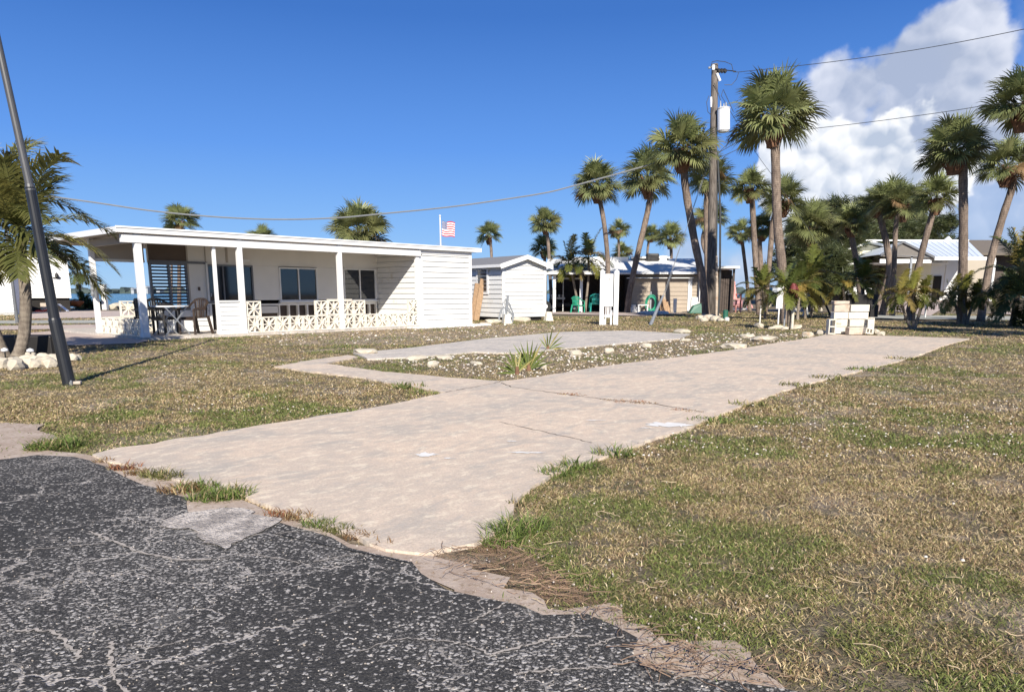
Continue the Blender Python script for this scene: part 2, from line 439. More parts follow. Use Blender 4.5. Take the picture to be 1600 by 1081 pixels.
# ------------------------------------------------------------------ mesh helpers
class MB:
    def __init__(s, M=None):
        s.v, s.f, s.m, s.M = [], [], [], M or Matrix()
    def add(s, vs, fs, mi=0):
        o = len(s.v)
        s.v += [tuple(s.M @ Vector(v)) for v in vs]
        s.f += [tuple(i + o for i in f) for f in fs]
        s.m += [mi] * len(fs)
        return s
    def box(s, x0, x1, y0, y1, z0, z1, mi=0):
        vs = [(x, y, z) for z in (z0, z1) for y in (y0, y1) for x in (x0, x1)]
        return s.add(vs, [(0, 2, 3, 1), (4, 5, 7, 6), (0, 1, 5, 4), (2, 6, 7, 3), (0, 4, 6, 2), (1, 3, 7, 5)], mi)
    def prism(s, pts, a, b, axis='z', mi=0):
        """outline extruded along an axis"""
        n = len(pts)
        def mk(p, h):
            return (p[0], p[1], h) if axis == 'z' else ((p[0], h, p[1]) if axis == 'y' else (h, p[0], p[1]))
        vs = [mk(p, a) for p in pts] + [mk(p, b) for p in pts]
        fs = [tuple(range(n))[::-1], tuple(range(n, 2 * n))] + [(i, (i + 1) % n, n + (i + 1) % n, n + i) for i in range(n)]
        return s.add(vs, fs, mi)
    def bar(s, a, b, w, h=None, mi=0):
        """square bar between two points"""
        a, b = Vector(a), Vector(b); h = h or w
        d = (b - a).normalized()
        x = d.cross(Vector((0, 0, 1)))
        x = Vector((1, 0, 0)) if x.length < 1e-3 else x.normalized()
        y = x.cross(d).normalized()
        vs = [tuple(p + x * i * w / 2 + y * j * h / 2) for p in (a, b) for i, j in ((-1, -1), (1, -1), (1, 1), (-1, 1))]
        return s.add(vs, [(0, 1, 2, 3), (7, 6, 5, 4), (0, 4, 5, 1), (1, 5, 6, 2), (2, 6, 7, 3), (3, 7, 4, 0)], mi)
    def tube(s, pts, rad, n=10, mi=0, cap=True):
        pts = [Vector(p) for p in pts]
        if not isinstance(rad, (list, tuple)): rad = [rad] * len(pts)
        vs, fs = [], []
        ref = Vector((0.31, .17, 1)).normalized()
        d0 = (pts[-1] - pts[0])
        if d0.length > 0 and abs(d0.normalized().dot(ref)) > .9: ref = Vector((1, .1, 0)).normalized()
        for i, p in enumerate(pts):
            d = (pts[min(i + 1, len(pts) - 1)] - pts[max(i - 1, 0)]).normalized()
            x = d.cross(ref).normalized(); y = x.cross(d).normalized()
            for k in range(n):
                a = 2 * math.pi * k / n
                vs.append(tuple(p + (x * math.cos(a) + y * math.sin(a)) * rad[i]))
        for i in range(len(pts) - 1):
            for k in range(n):
                fs.append((i * n + k, i * n + (k + 1) % n, (i + 1) * n + (k + 1) % n, (i + 1) * n + k))
        if cap:
            fs.append(tuple(range(n))[::-1]); fs.append(tuple(range((len(pts) - 1) * n, len(pts) * n)))
        return s.add(vs, fs, mi)
    def siding(s, x0, x1, z0, z1, y, step=.2, out=.022, mi=0):
        """lap siding on a wall facing -y"""
        n = max(1, round((z1 - z0) / step)); st = (z1 - z0) / n
        for i in range(n):
            a, b = z0 + i * st, z0 + (i + 1) * st
            g = min(.020, st * .13); prof = [(y + .05, a), (y - out, a), (y - .004, b - g), (y + .035, b - g), (y + .035, b), (y + .05, b)]
            s.prism(prof, x0, x1, 'x', mi)
        return s
    def build(s, name, mat, parent=None, smooth=False, bevel=0):
        me = bpy.data.meshes.new(name)
        me.from_pydata(s.v, [], s.f)
        for mm in (mat if isinstance(mat, (list, tuple)) else [mat]): me.materials.append(MATS[mm])
        if len(set(s.m)) > 1:
            me.polygons.foreach_set('material_index', s.m)
        bm = bmesh.new(); bm.from_mesh(me); bmesh.ops.recalc_face_normals(bm, faces=bm.faces); bm.to_mesh(me); bm.free()
        if smooth: me.polygons.foreach_set('use_smooth', [True] * len(me.polygons))
        o = bpy.data.objects.new(name, me); COL.objects.link(o)
        if parent: o.parent = parent
        if bevel:
            bv = o.modifiers.new('bevel', 'BEVEL'); bv.width = bevel; bv.segments = 2; bv.limit_method = 'ANGLE'
        if smooth == 'auto': pass
        return o

def tag(o, label, cat=None, group=None, kind=None):
    if label: o['label'] = label
    if cat: o['category'] = cat
    if group: o['group'] = group
    if kind: o['kind'] = kind
    return o
def thing(name, label, cat, loc=(0, 0, 0), rz=0.0, group=None):
    o = bpy.data.objects.new(name, None); COL.objects.link(o)
    o.empty_display_size = .2
    o.location = loc; o.rotation_euler = (0, 0, rz)
    return tag(o, label, cat, group)
def solo(mb, name, mat, label, cat, loc=(0, 0, 0), rz=0.0, group=None, **k):
    o = mb.build(name, mat, None, **k); o.location = loc; o.rotation_euler = (0, 0, rz)
    return tag(o, label, cat, group)
def kids(o): return [c for c in COL.objects if c.parent == o]
def copy_tree(o, parent=None):
    ch = kids(o)
    c = o.copy(); COL.objects.link(c); c.parent = parent
    for k in ch: copy_tree(k, c)
    return c
def rough_outline(pts, step=.25, amp=.05, freq=1.7, seed=0, close=True):
    out = []
    n = len(pts)
    for i in range(n if close else n - 1):
        a, b = Vector(pts[i][:2]), Vector(pts[(i + 1) % n][:2])
        L = (b - a).length
        k = max(1, min(400, int(L / step)))
        for j in range(k):
            p = a.lerp(b, j / k)
            q = Vector((p.x * freq, p.y * freq, seed))
            d = Vector((mnoise.noise(q), mnoise.noise(q + Vector((9, 9, 9)))))
            d2 = Vector((mnoise.noise(q * 4), mnoise.noise(q * 4 + Vector((9, 9, 9)))))
            p = p + (d + d2 * .45) * amp * 2
            out.append((p.x, p.y))
    return out
def sheet(name, pts, z, mat, thick=0, kind='structure', follow=False):
    """flat sheet (or slab with sides) from an outline"""
    bm = bmesh.new()
    vs = [bm.verts.new((p[0], p[1], z + (ht(p[0], p[1]) if follow else 0))) for p in pts]
    f = bm.faces.new(vs)
    if thick:
        r = bmesh.ops.extrude_face_region(bm, geom=[f])
        for e in r['geom']:
            if isinstance(e, bmesh.types.BMVert): e.co.z -= thick
    bmesh.ops.recalc_face_normals(bm, faces=bm.faces)
    bmesh.ops.triangulate(bm, faces=[f for f in bm.faces if len(f.verts) > 4])
    me = bpy.data.meshes.new(name); bm.to_mesh(me); bm.free()
    if me.polygons and sum(p.normal.z * p.area for p in me.polygons) < 0 and not thick: me.flip_normals()
    me.materials.append(MATS[mat])
    o = bpy.data.objects.new(name, me); COL.objects.link(o)
    if kind: o['kind'] = kind
    return o
def nmesh(name, V, Fq, cols, mat, parent=None):
    """numpy mesh; V (n,3), Fq list of index arrays (k,3) or (k,4); cols (n,3)"""
    me = bpy.data.meshes.new(name)
    me.vertices.add(len(V)); me.vertices.foreach_set('co', V.astype(np.float32).ravel())
    loops = np.concatenate([f.ravel() for f in Fq]).astype(np.int32)
    tot = np.concatenate([np.full(len(f), f.shape[1]) for f in Fq]).astype(np.int32)
    st = np.concatenate([[0], np.cumsum(tot)[:-1]]).astype(np.int32)
    me.loops.add(len(loops)); me.loops.foreach_set('vertex_index', loops)
    me.polygons.add(len(tot)); me.polygons.foreach_set('loop_start', st); me.polygons.foreach_set('loop_total', tot)
    ca = me.color_attributes.new('Col', 'FLOAT_COLOR', 'POINT')
    rgba = np.ones((len(V), 4), np.float32); rgba[:, :3] = cols
    ca.data.foreach_set('color', rgba.ravel())
    me.materials.append(MATS[mat])
    me.update(calc_edges=True)
    o = bpy.data.objects.new(name, me); COL.objects.link(o)
    if parent: o.parent = parent
    return o
# ------------------------------------------------------------------ land and water
def axis_vals(segs):
    out = []
    for a, b, st in segs:
        out += list(np.arange(a, b, st))
    out.append(segs[-1][1]); return np.array(out)
def vn2(x, y, seed=0):
    """vectorised value noise"""
    xi = np.floor(x).astype(np.int64); yi = np.floor(y).astype(np.int64)
    fx, fy = x - xi, y - yi
    fx = fx * fx * (3 - 2 * fx); fy = fy * fy * (3 - 2 * fy)
    def h(a, b):
        n = (a * 374761393 + b * 668265263 + seed * 974634777) & 0x7fffffff
        n = ((n ^ (n >> 13)) * 1274126177) & 0x7fffffff
        return ((n ^ (n >> 16)) & 0xffff) / 65535.0
    return (h(xi, yi) * (1 - fx) + h(xi + 1, yi) * fx) * (1 - fy) + (h(xi, yi + 1) * (1 - fx) + h(xi + 1, yi + 1) * fx) * fy
def fbm(x, y, seed=0, o=4):
    s, a, t = 0, 1, 0
    for i in range(o):
        s = s + a * vn2(x * 2 ** i, y * 2 ** i, seed + i); t += a; a *= .55
    return s / t
def np_sm(t):
    t = np.clip(t, 0, 1); return t * t * (3 - 2 * t)
def np_ht(X, Y):
    return 0.45 * np_sm((Y - 36) / 22) * np_sm((X - 18) / 10)
def np_shore(X):
    return 56 + 46 * np_sm((X - 2) / 22) + 2.5 * np.sin(X * .13) + 1.2 * np.sin(X * .41)
xs = axis_vals([(-400, -80, 20), (-80, -30, 2.5), (-30, -10, .8), (-10, 12, .18), (12, 40, .8), (40, 100, 2.5), (100, 401, 20)])
ys = axis_vals([(-120, -4, 12), (-4, 1, .8), (1, 12, .14), (12, 30, .4), (30, 120, 1.2)])
gx, gy = np.meshgrid(xs, ys)
zz = np_ht(gx, gy) - .012 * fbm(gx * 1.3, gy * 1.3, 3) - .006 * vn2(gx * 7, gy * 7, 5)
sd = gy - np_shore(gx)
zz = np.where(sd > -1.5, zz - np_sm((sd + 1.5) / 4) * 1.6, zz)
V = np.stack([gx.ravel(), gy.ravel(), zz.ravel()], 1)
nx, ny = len(xs), len(ys)
ii, jj = np.meshgrid(np.arange(nx - 1), np.arange(ny - 1))
q = (jj * nx + ii).ravel()
def bare_np(X, Y): return np_sm((fbm(X * 1.7 + 50, Y * 1.7, 61, 4) - .58) / .08)
land = nmesh('ground', V, [np.stack([q, q + 1, q + 1 + nx, q + nx], 1)], np.ones((len(V), 3)) * .2, 'soil')
land['kind'] = 'structure'
mb = MB(); n = 96
mb.add([(0, 0, 0)] + [(15000 * math.cos(2 * math.pi * k / n), 15000 * math.sin(2 * math.pi * k / n), 0) for k in range(n)], [(0, k + 1, (k + 1) % n + 1) for k in range(n)])
sea = mb.build('water', 'water'); sea.location.z = -.33; sea['kind'] = 'structure'
# far shore: a noisy belt of mangroves
def far_belt(x0, x1, Y, h, seed):
    rg = np.random.default_rng(seed); mb = MB()
    x = x0
    while x < x1:
        wd = rg.uniform(6, 15); hh = h * rg.uniform(.55, 1.15)
        if rg.random() < .1: hh *= 1.45
        y = Y + rg.uniform(-40, 40)
        pts = [(x + wd / 2 + wd / 2 * math.cos(a) * rg.uniform(.75, 1.2), -1 + hh * (.35 + .65 * math.sin(a)) * rg.uniform(.8, 1.15)) for a in np.linspace(0, math.pi, 9)]
        mb.prism([(x, -1)] + pts[::-1] + [(x + wd, -1)], y, y + 14, 'y')
        x += wd * rg.uniform(.3, .6)
    return mb.build('far_shore', 'far_trees')
fs = far_belt(-900, 1100, 900, 7.5, 3)
tag(fs, 'belt of blue green mangroves on the far shore across the bay', None, None, 'stuff')
fs['kind'] = 'structure'

# ------------------------------------------------------------------ pavings
def poly(pts): return [tuple(G(*p)[:2]) for p in pts]
ASPH = poly([(-260, 735), (-60, 722), (0, 718), (60, 712), (110, 713), (150, 725), (200, 747), (250, 765), (290, 790), (330, 806), (420, 815), (480, 831), (525, 842), (560, 856), (600, 870), (633, 880), (661, 895), (702, 917), (783, 938), (828, 946), (861, 966), (926, 968), (967, 983), (1002, 999), (996, 1031), (1012, 1054), (1061, 1060), (1200, 1072), (1500, 1120)]) + [(4.5, .9), (5, -6), (-9, -6), (-12, 5.2)]
DRIVE = poly([(140, 713), (190, 702), (240, 695), (330, 680), (400, 668), (480, 655), (560, 643), (640, 628), (695, 615), (560, 590), (480, 581), (431, 574), (490, 563), (545, 556), (560, 559), (506, 569), (600, 582), (700, 591), (783, 597), (837, 591), (925, 576), (1000, 566), (1062, 559), (1130, 550), (1197, 539), (1265, 529), (1292, 523), (1400, 526), (1516, 530), (1480, 539), (1424, 560), (1337, 582), (1241, 606), (1169, 632), (1120, 651), (1069, 673), (1010, 692), (951, 713), (885, 736), (828, 762), (806, 791), (800, 811), (771, 836), (743, 852), (700, 860), (661, 868), (600, 862), (560, 845), (500, 822), (440, 800), (390, 783), (300, 757), (240, 742), (190, 730)])
SLAB = poly([(552, 553), (640, 545), (760, 530), (880, 519.5), (985, 517.5), (1078, 523), (1062, 530), (930, 541), (800, 553), (740, 551), (640, 560), (575, 562)])
rough_asph = rough_outline(ASPH, .12, .035, 2.2, 1)
sheet('road', rough_asph, .006, 'asphalt')
SAND = poly([(640, 866), (690, 866), (760, 898), (860, 938), (960, 955), (1020, 985), (1100, 1015), (1220, 1062), (1300, 1100)]) + [(1.5, 1.3)] + poly([(1000, 1060), (980, 1020), (940, 985), (860, 975), (780, 950), (700, 925)])
sheet('sand_verge', rough_outline(SAND, .04, .06, 5, 4), .002, 'sand')
SAND2 = poly([(-200, 690), (-60, 668), (0, 662), (60, 664), (85, 680), (75, 700), (150, 713), (300, 757), (420, 800), (560, 845), (640, 862), (800, 905), (770, 945), (640, 895), (560, 862), (480, 838), (290, 800), (150, 735), (60, 716), (-200, 740)])
sheet('sand_verge', rough_outline(SAND2, .15, .04, 3, 6), .003, 'sand')
sheet('driveway', rough_outline(DRIVE, .08, .022, 3.6, 2), .016, 'driveway', .04)
sheet('concrete_slab', rough_outline(SLAB, .3, .02, 2, 3), .022, 'slab_grey', .06)
PATCH = poly([(255, 812), (300, 803), (345, 797), (400, 800), (432, 812), (415, 832), (380, 848), (355, 860), (330, 850), (310, 840), (280, 826)])
sheet('concrete_patch', rough_outline(PATCH, .03, .035, 6, 3), .011, 'patch')
PATIO = poly([(40, 521), (120, 515), (157, 517), (231, 533), (215, 537), (120, 540), (60, 541)])
sheet('patio', rough_outline(PATIO, .5, .03, 1, 3), .012, 'pave_pink')
# bands behind on the left: pink forecourt and two pale roads
FORE = poly([(48, 489), (60, 486), (300, 486), (300, 498), (140, 497), (44, 498)])
sheet('forecourt', FORE, .008, 'pave_pink')
ROADL = poly([(-300, 503), (300, 499.5), (300, 504), (-300, 508)])
sheet('back_road', ROADL, .009, 'road_far')
ROADL2 = poly([(-300, 514), (170, 507), (170, 513), (-300, 521)])
sheet('back_path', ROADL2, .010, 'pave_pink')
# behind on the right: the cross road and the cream house's drive
def densify(pts, k=8):
    out = []
    for i in range(len(pts)):
        a, b = Vector(pts[i]), Vector(pts[(i + 1) % len(pts)])
        out += [tuple(a.lerp(b, j / k)) for j in range(k)]
    return out
def strip(name, A, B, z, mat, n=40):
    """ribbon between two pixel polylines of equal length, following the ground"""
    mb = MB()
    def samp(P, t):
        k = t * (len(P) - 1); i = min(int(k), len(P) - 2); f = k - i
        a, b = G(*P[i]), G(*P[i + 1]); p = a.lerp(b, f)
        return (p.x, p.y, ht(p.x, p.y) + z)
    m = 5
    vs = []
    for j in range(n + 1):
        a, b = Vector(samp(A, j / n)), Vector(samp(B, j / n))
        for k in range(m + 1):
            p = a.lerp(b, k / m); vs.append((p.x, p.y, ht(p.x, p.y) + z))
    fs = [(j * (m + 1) + k, (j + 1) * (m + 1) + k, (j + 1) * (m + 1) + k + 1, j * (m + 1) + k + 1) for j in range(n) for k in range(m)]
    mb.add(vs, fs); o = mb.build(name, mat); o['kind'] = 'structure'; return o
strip('cross_road', [(1352, 493), (1480, 494), (1900, 499)], [(1352, 498.5), (1480, 500), (1900, 505)], .03, 'road_far')
strip('house_drive', [(1310, 470), (1400, 468), (1500, 466.5)], [(1310, 488), (1400, 487), (1455, 482)], .04, 'pave_pink')
strip('side_path', [(1540, 486.5), (1600, 483), (1800, 474)], [(1560, 489), (1620, 489), (1800, 484)], .04, 'pave_pink')
strip('beach_path', [(1000, 484), (1120, 480), (1270, 476)], [(1000, 489), (1120, 486), (1270, 482)], .03, 'pave_pink')
strip('carport_floor', [(855, 488), (1000, 488), (1095, 489)], [(855, 491), (1000, 494), (1010, 494)], .02, 'pave_pink')

# dark joints and weeds in them on the driveway, white paint spills
def crackline(pts, w, seed, z=.019, mat='crack', wob=.012, nm='pavement_crack'):
    P = [G(*p) for p in pts]; mb = MB(); line = []
    for i in range(len(P) - 1):
        for j in range(10): line.append(P[i].lerp(P[i + 1], j / 10))
    line.append(P[-1]); rg = random.Random(seed); L = []
    for i, p in enumerate(line):
        d = (line[min(i + 1, len(line) - 1)] - line[max(0, i - 1)]).normalized(); s = Vector((-d.y, d.x, 0))
        wd = w * rg.uniform(.3, 1.3); o = s * rg.uniform(-wob, wob)
        L += [tuple(p + o + s * wd / 2), tuple(p + o - s * wd / 2)]
    mb.add([(x, y, z) for x, y, _ in L], [(2 * i, 2 * i + 1, 2 * i + 3, 2 * i + 2) for i in range(len(line) - 1)])
    o = mb.build(nm, mat); o['kind'] = 'structure'
plain('crack', (.11, .085, .06), .95, .3, 8)
plain('tar_line', (.012, .012, .012), .9, .1, 8)
plain('spill', (.78, .76, .72), .7, .08, 8)
plain('crack_sand', (.42, .375, .33), .95, .25, 30)
for i_, (pl_, w_) in enumerate([([(140, 832), (170, 845), (225, 867), (280, 877), (330, 876)], .022), ([(0, 865), (90, 857), (165, 851)], .010), ([(20, 990), (60, 986), (85, 990), (120, 1020), (125, 1032)], .022), ([(175, 1005), (172, 1030), (180, 1062), (200, 1085)], .018), ([(490, 880), (540, 870), (575, 866)], .009),
    ([(769, 1027), (816, 1011), (861, 1001), (894, 995), (925, 997)], .016), ([(894, 995), (898, 982), (896, 968)], .010), ([(918, 1013), (945, 1004), (975, 995)], .012), ([(735, 974), (760, 962), (792, 942)], .010), ([(700, 1004), (735, 1011), (769, 1027)], .010), ([(804, 1056), (850, 1050), (894, 1048), (951, 1046), (985, 1035)], .013),
    ([(430, 836), (470, 831), (500, 832)], .010), ([(330, 876), (400, 868), (470, 882)], .007), ([(300, 1000), (240, 1015), (200, 1010)], .007), ([(560, 1020), (620, 1000), (700, 1004)], .007), ([(1030, 1081), (1050, 1070), (1060, 1058)], .01)]):
    crackline(pl_, w_ * .7, 30 + i_, .0085, 'crack_sand', .008, 'asphalt_crack')
crackline([(430, 836), (500, 852), (575, 868), (640, 882)], .012, 60, .009, 'tar_line', .001, 'asphalt_crack')
crackline([(690, 616), (740, 607), (783, 598)], .012, 1)
crackline([(783, 600), (800, 607), (880, 618), (950, 627), (1020, 633), (1100, 647)], .014, 2)
crackline([(780, 662), (860, 680), (925, 695)], .008, 3)
for i, (x, y, sx, sy) in enumerate([(1045, 667, .20, .12), (820, 711, .16, .03), (665, 714, .09, .06), (800, 693, .04, .02), (1010, 672, .05, .02), (930, 660, .10, .02), (700, 720, .03, .02)]):
    c = G(x, y); rg = random.Random(i)
    pts = [(c.x + sx * math.cos(a) * rg.uniform(.5, 1.15), c.y + sy * math.sin(a) * rg.uniform(.3, 1.3)) for a in np.linspace(0, 2 * math.pi, 26, endpoint=False)]
    sheet('paint_spill', pts, .020, 'spill')

# ------------------------------------------------------------------ grass
def inpoly(P, X, Y):
    r = np.zeros(len(X), bool); n = len(P); j = n - 1
    for i in range(n):
        xi, yi = P[i]; xj, yj = P[j]
        if yi != yj:
            c = ((yi > Y) != (yj > Y)) & (X < (xj - xi) * (Y - yi) / (yj - yi) + xi); r ^= c
        j = i
    return r
HP = G(228, 531); HA = R(42)
HU = Vector((math.sin(HA), math.cos(HA), 0)); HV = Vector((-HU.y, HU.x, 0))
def houseq(x, y): p = HP + HU * x + HV * y; return (p.x, p.y)
HOUSEFP = [houseq(-.15, -.25), houseq(11.1, -.25), houseq(11.1, 7), houseq(-.2, 7)]
LROAD = [ROADL, ROADL2, FORE]
EXC = [ASPH, DRIVE, SLAB, PATIO, HOUSEFP] + LROAD
RUB = poly([(585, 563), (640, 559), (760, 552), (800, 554), (930, 541), (1062, 530), (1100, 520), (1285, 519), (1265, 529), (1130, 550), (925, 576), (837, 591), (800, 595), (700, 580)])
DIRT_STRIP = poly([(400, 524), (620, 510), (760, 508), (900, 505), (880, 517), (640, 538), (440, 540)])
DEADP = poly([(668, 868), (760, 845), (800, 850), (880, 900), (950, 950), (860, 940), (760, 920), (690, 895)])
bm_ = bare_np(V[:, 0], V[:, 1]) * .62
for P_, v_ in ((RUB, .45), (DIRT_STRIP, .62)): bm_ = np.maximum(bm_, inpoly(P_, V[:, 0], V[:, 1]) * v_)
rgba_ = np.ones((len(V), 4), np.float32); rgba_[:, 0] = bm_
land.data.color_attributes['Col'].data.foreach_set('color', rgba_.ravel())
def gen_grass(N, dmin, dmax, seed, tri=False, half=46):
    rg = np.random.default_rng(seed)
    def sfac(d): return np.clip(d / 5.2, .7, 9)
    def wid(d): return .0046 * sfac(d)
    def ln(d): return .040 * (1 + .30 * (sfac(d) - 1))
    dd = np.linspace(dmin, dmax, 400)
    cov = np.interp(dd, [2, 8, 16, 45], [3.1, 2.2, 1.2, .8])
    rho = cov / (wid(dd) * ln(dd))
    pdf = rho * dd; ang = R(half) * 2
    total = np.trapezoid(pdf, dd) * ang if hasattr(np, 'trapezoid') else np.trapz(pdf, dd) * ang
    N = int(total * N)
    cdf = np.cumsum(pdf); cdf /= cdf[-1]
    d = np.interp(rg.random(N), cdf, dd); th = (rg.random(N) - .5) * ang
    X, Y = d * np.sin(th), d * np.cos(th)
    keep = np.ones(N, bool)
    ex, ey = X + (fbm(X * 3, Y * 3, 11) - .5) * .16, Y + (fbm(X * 3, Y * 3, 21) - .5) * .16
    for P in EXC: keep &= ~inpoly(P, ex, ey)
    keep &= Y < np_shore(X) - 2
    # cross road and drive on the right
    k = (X * (F)) / (Y * CP + H * SP) + CX; row = HZ + (H - np_ht(X, Y)) * F / Y
    keep &= ~((k > 1345) & (row > 492) & (row < 500.5)) & ~((k > 1310) & (k < 1500) & (row < 486)) & ~((k > 855) & (k < 1010) & (row < 493.5) & (row > 480))
    pat = fbm(X * .55, Y * .55, 31, 5); pat2 = fbm(X * 2.2, Y * 2.2, 41, 4)
    fine = fbm(X * 8, Y * 8, 51, 2)
    dens = np_sm((pat2 * .6 + fine * .55 - .40) / .16) * .75 + .25
    left = X < -1.5
    bare = bare_np(X, Y)
    dens *= 1 - .6 * bare
    for P, f in ((RUB, .6), (DIRT_STRIP, .5), (SAND, .22), (SAND2, .05)):
        dens = np.where(inpoly(P, ex, ey), dens * f, dens)
    keep &= rg.random(N) < dens
    X, Y, d, pat, pat2, bare = X[keep], Y[keep], d[keep], pat[keep], pat2[keep], bare[keep]
    N = len(X)
    Lh, Wd = ln(d) * rg.uniform(.5, 1.5, N), wid(d) * rg.uniform(.6, 1.35, N)
    # colour: straw, olive, green, brown
    straw = np.array([.52, .41, .235]); olive = np.array([.20, .18, .06]); green = np.array([.155, .18, .05]); brown = np.array([.25, .165, .095]); pale = np.array([.58, .48, .33])
    r = rg.random(N)
    g = np.clip((pat - .50) * 5.0 + (pat2 - .5) * 5.5, 0, 1)[:, None]
    base = straw * .0 + olive * (1 - g) + green * g
    ps = np.clip(.48 - .36 * g[:, 0] + .25 * bare, 0, 1)
    colr = np.where((r < ps)[:, None], straw, base)
    colr = np.where(((r > .965))[:, None], pale, colr)
    colr = np.where(((r > .70 + .16 * g[:, 0]) & (r <= .93))[:, None], brown, colr)
    dead = inpoly(DEADP, X, Y)
    colr = np.where((dead & (rg.random(N) < .85))[:, None], np.array([.30, .20, .13]), colr)
    colr = colr * rg.uniform(.72, 1.32, (N, 1)) * 1.14
    isst = (r < ps) | (r > .965); Lh = np.where(isst, Lh * .62, Lh * .85)
    az = rg.random(N) * 2 * math.pi; tilt = R(25) + R(60) * rg.random(N) ** .8
    tilt = np.where(dead, R(80), tilt); Lh = np.where(dead, Lh * 1.5, Lh); Wd = np.where(dead, Wd * .7, Wd)
    dx, dy = np.cos(az), np.sin(az)
    hx, hz = np.sin(tilt), np.cos(tilt)
    # side vector turned to random roll round the blade
    ra = rg.random(N) * 2 * math.pi
    sx, sy = np.cos(ra), np.sin(ra)
    z0 = np_ht(X, Y) - .008
    B = np.stack([X, Y, z0], 1)
    side = np.stack([sx, sy, np.zeros(N)], 1) * (Wd / 2)[:, None]
    mid = B + np.stack([dx * hx, dy * hx, hz], 1) * (Lh * .55)[:, None]
    t2 = np.minimum(tilt + R(35), R(100))
    tip = mid + np.stack([dx * np.sin(t2), dy * np.sin(t2), np.cos(t2)], 1) * (Lh * .5)[:, None]
    tip[:, 2] = np.maximum(tip[:, 2], z0 + .010)
    if tri:
        V = np.stack([B - side, B + side, tip], 1).reshape(-1, 3)
        idx = np.arange(N)[:, None] * 3
        Fq = [idx + np.array([0, 1, 2])]; k = 3
    else:
        V = np.stack([B - side * .7, B + side * .7, mid + side, mid - side, tip], 1).reshape(-1, 3)
        idx = np.arange(N)[:, None] * 5
        Fq = [idx + np.array([0, 1, 2, 3]), idx + np.array([3, 2, 4])]; k = 5
    return V, Fq, np.repeat(colr, k, 0), N
GQ = 1.0
V0_ = V; V, Fq, C, N = gen_grass(GQ, 1.9, 9, 1, half=54)
print('grass near', N)
gr = nmesh('grass', V, Fq, C, 'grass_blade'); tag(gr, 'patchy green and straw coloured turf blades in the foreground', None, None, 'stuff')
V, Fq, C, N = gen_grass(GQ * .9, 9, 45, 2, True)
print('grass far', N)
gr = nmesh('grass', V, Fq, C, 'grass_blade'); tag(gr, 'short dry turf around the pavings further back', None, None, 'stuff')

# weed tufts along the seams
def tufts(name, spots, seed, label):
    rg = np.random.default_rng(seed); Vs, Cs = [], []
    for (x, y, rad, cnt, L, col) in spots:
        c = G(x, y)
        s = max(.8, c.y / 4.2)
        for _ in range(int(cnt)):
            a = rg.random() * 6.283; rr = rad * math.sqrt(rg.random()); p = np.array([c.x + rr * math.cos(a), c.y + rr * .6 * math.sin(a), .0])
            az = rg.random() * 6.283; ti = R(10) + R(65) * rg.random(); l = L * rg.uniform(.5, 1.2); wd = .0055 * s * rg.uniform(.6, 1.3)
            d = np.array([math.cos(az) * math.sin(ti), math.sin(az) * math.sin(ti), math.cos(ti)])
            ra = rg.random() * 6.283; sd = np.array([math.cos(ra), math.sin(ra), 0]) * wd / 2
            mid = p + d * l * .55; ti2 = ti + R(30); d2 = np.array([math.cos(az) * math.sin(ti2), math.sin(az) * math.sin(ti2), math.cos(ti2)])
            Vs += [p - sd, p + sd, mid + sd, mid - sd, mid + d2 * l * .5]
            cc = np.array(col) * rg.uniform(.65, 1.35) if rg.random() > .2 else np.array([.42, .33, .18]) * rg.uniform(.7, 1.2)
            Cs += [cc] * 5
    idx = np.arange(len(Vs) // 5)[:, None] * 5
    o = nmesh(name, np.array(Vs), [idx + np.array([0, 1, 2, 3]), idx + np.array([3, 2, 4])], np.array(Cs), 'grass_blade')
    return tag(o, label, None, None, 'stuff')
GRN, OLV, BRN, RED = (.125, .175, .04), (.16, .16, .055), (.22, .13, .06), (.26, .11, .055)
tufts('weeds', [(85, 700, .16, 420, .10, GRN), (105, 697, .12, 250, .09, GRN), (60, 703, .1, 160, .08, GRN), (165, 722, .07, 60, .05, BRN), (195, 733, .10, 160, .06, RED), (215, 741, .09, 120, .05, BRN), (240, 745, .08, 100, .08, OLV), (262, 748, .10, 170, .09, OLV),
    (285, 768, .14, 260, .07, BRN), (310, 765, .12, 260, .08, GRN), (330, 780, .13, 300, .08, GRN), (355, 778, .12, 280, .09, GRN), (375, 772, .07, 90, .09, OLV), (440, 806, .09, 140, .05, RED), (470, 812, .08, 120, .06, BRN), (500, 822, .09, 170, .07, GRN), (530, 830, .09, 140, .06, OLV), (560, 840, .08, 120, .05, BRN), (600, 852, .06, 40, .05, BRN),
    (800, 835, .13, 260, .10, GRN), (820, 825, .12, 200, .10, GRN), (785, 850, .1, 140, .09, GRN), (808, 790, .05, 40, .07, OLV), (870, 742, .12, 120, .09, GRN), (900, 732, .14, 150, .10, GRN), (960, 712, .15, 160, .10, GRN)], 5, 'green and rusty weed tufts in the seam between road and driveway')
tufts('weeds', [(890, 618, .14, 420, .03, RED), (905, 620, .10, 200, .03, RED), (960, 627, .14, 400, .028, BRN), (985, 630, .18, 700, .03, RED), (1008, 632, .14, 400, .03, BRN), (1060, 642, .12, 300, .03, RED), (1085, 645, .10, 200, .03, BRN), (640, 606, .2, 130, .10, GRN), (1250, 604, .25, 140, .08, OLV), (1300, 592, .3, 160, .08, OLV), (1350, 579, .3, 160, .08, GRN), (1170, 634, .2, 150, .07, OLV), (1110, 658, .2, 150, .07, GRN), (1420, 562, .4, 150, .08, OLV)], 6, 'weed tufts along the far driveway edge and in its cracks')
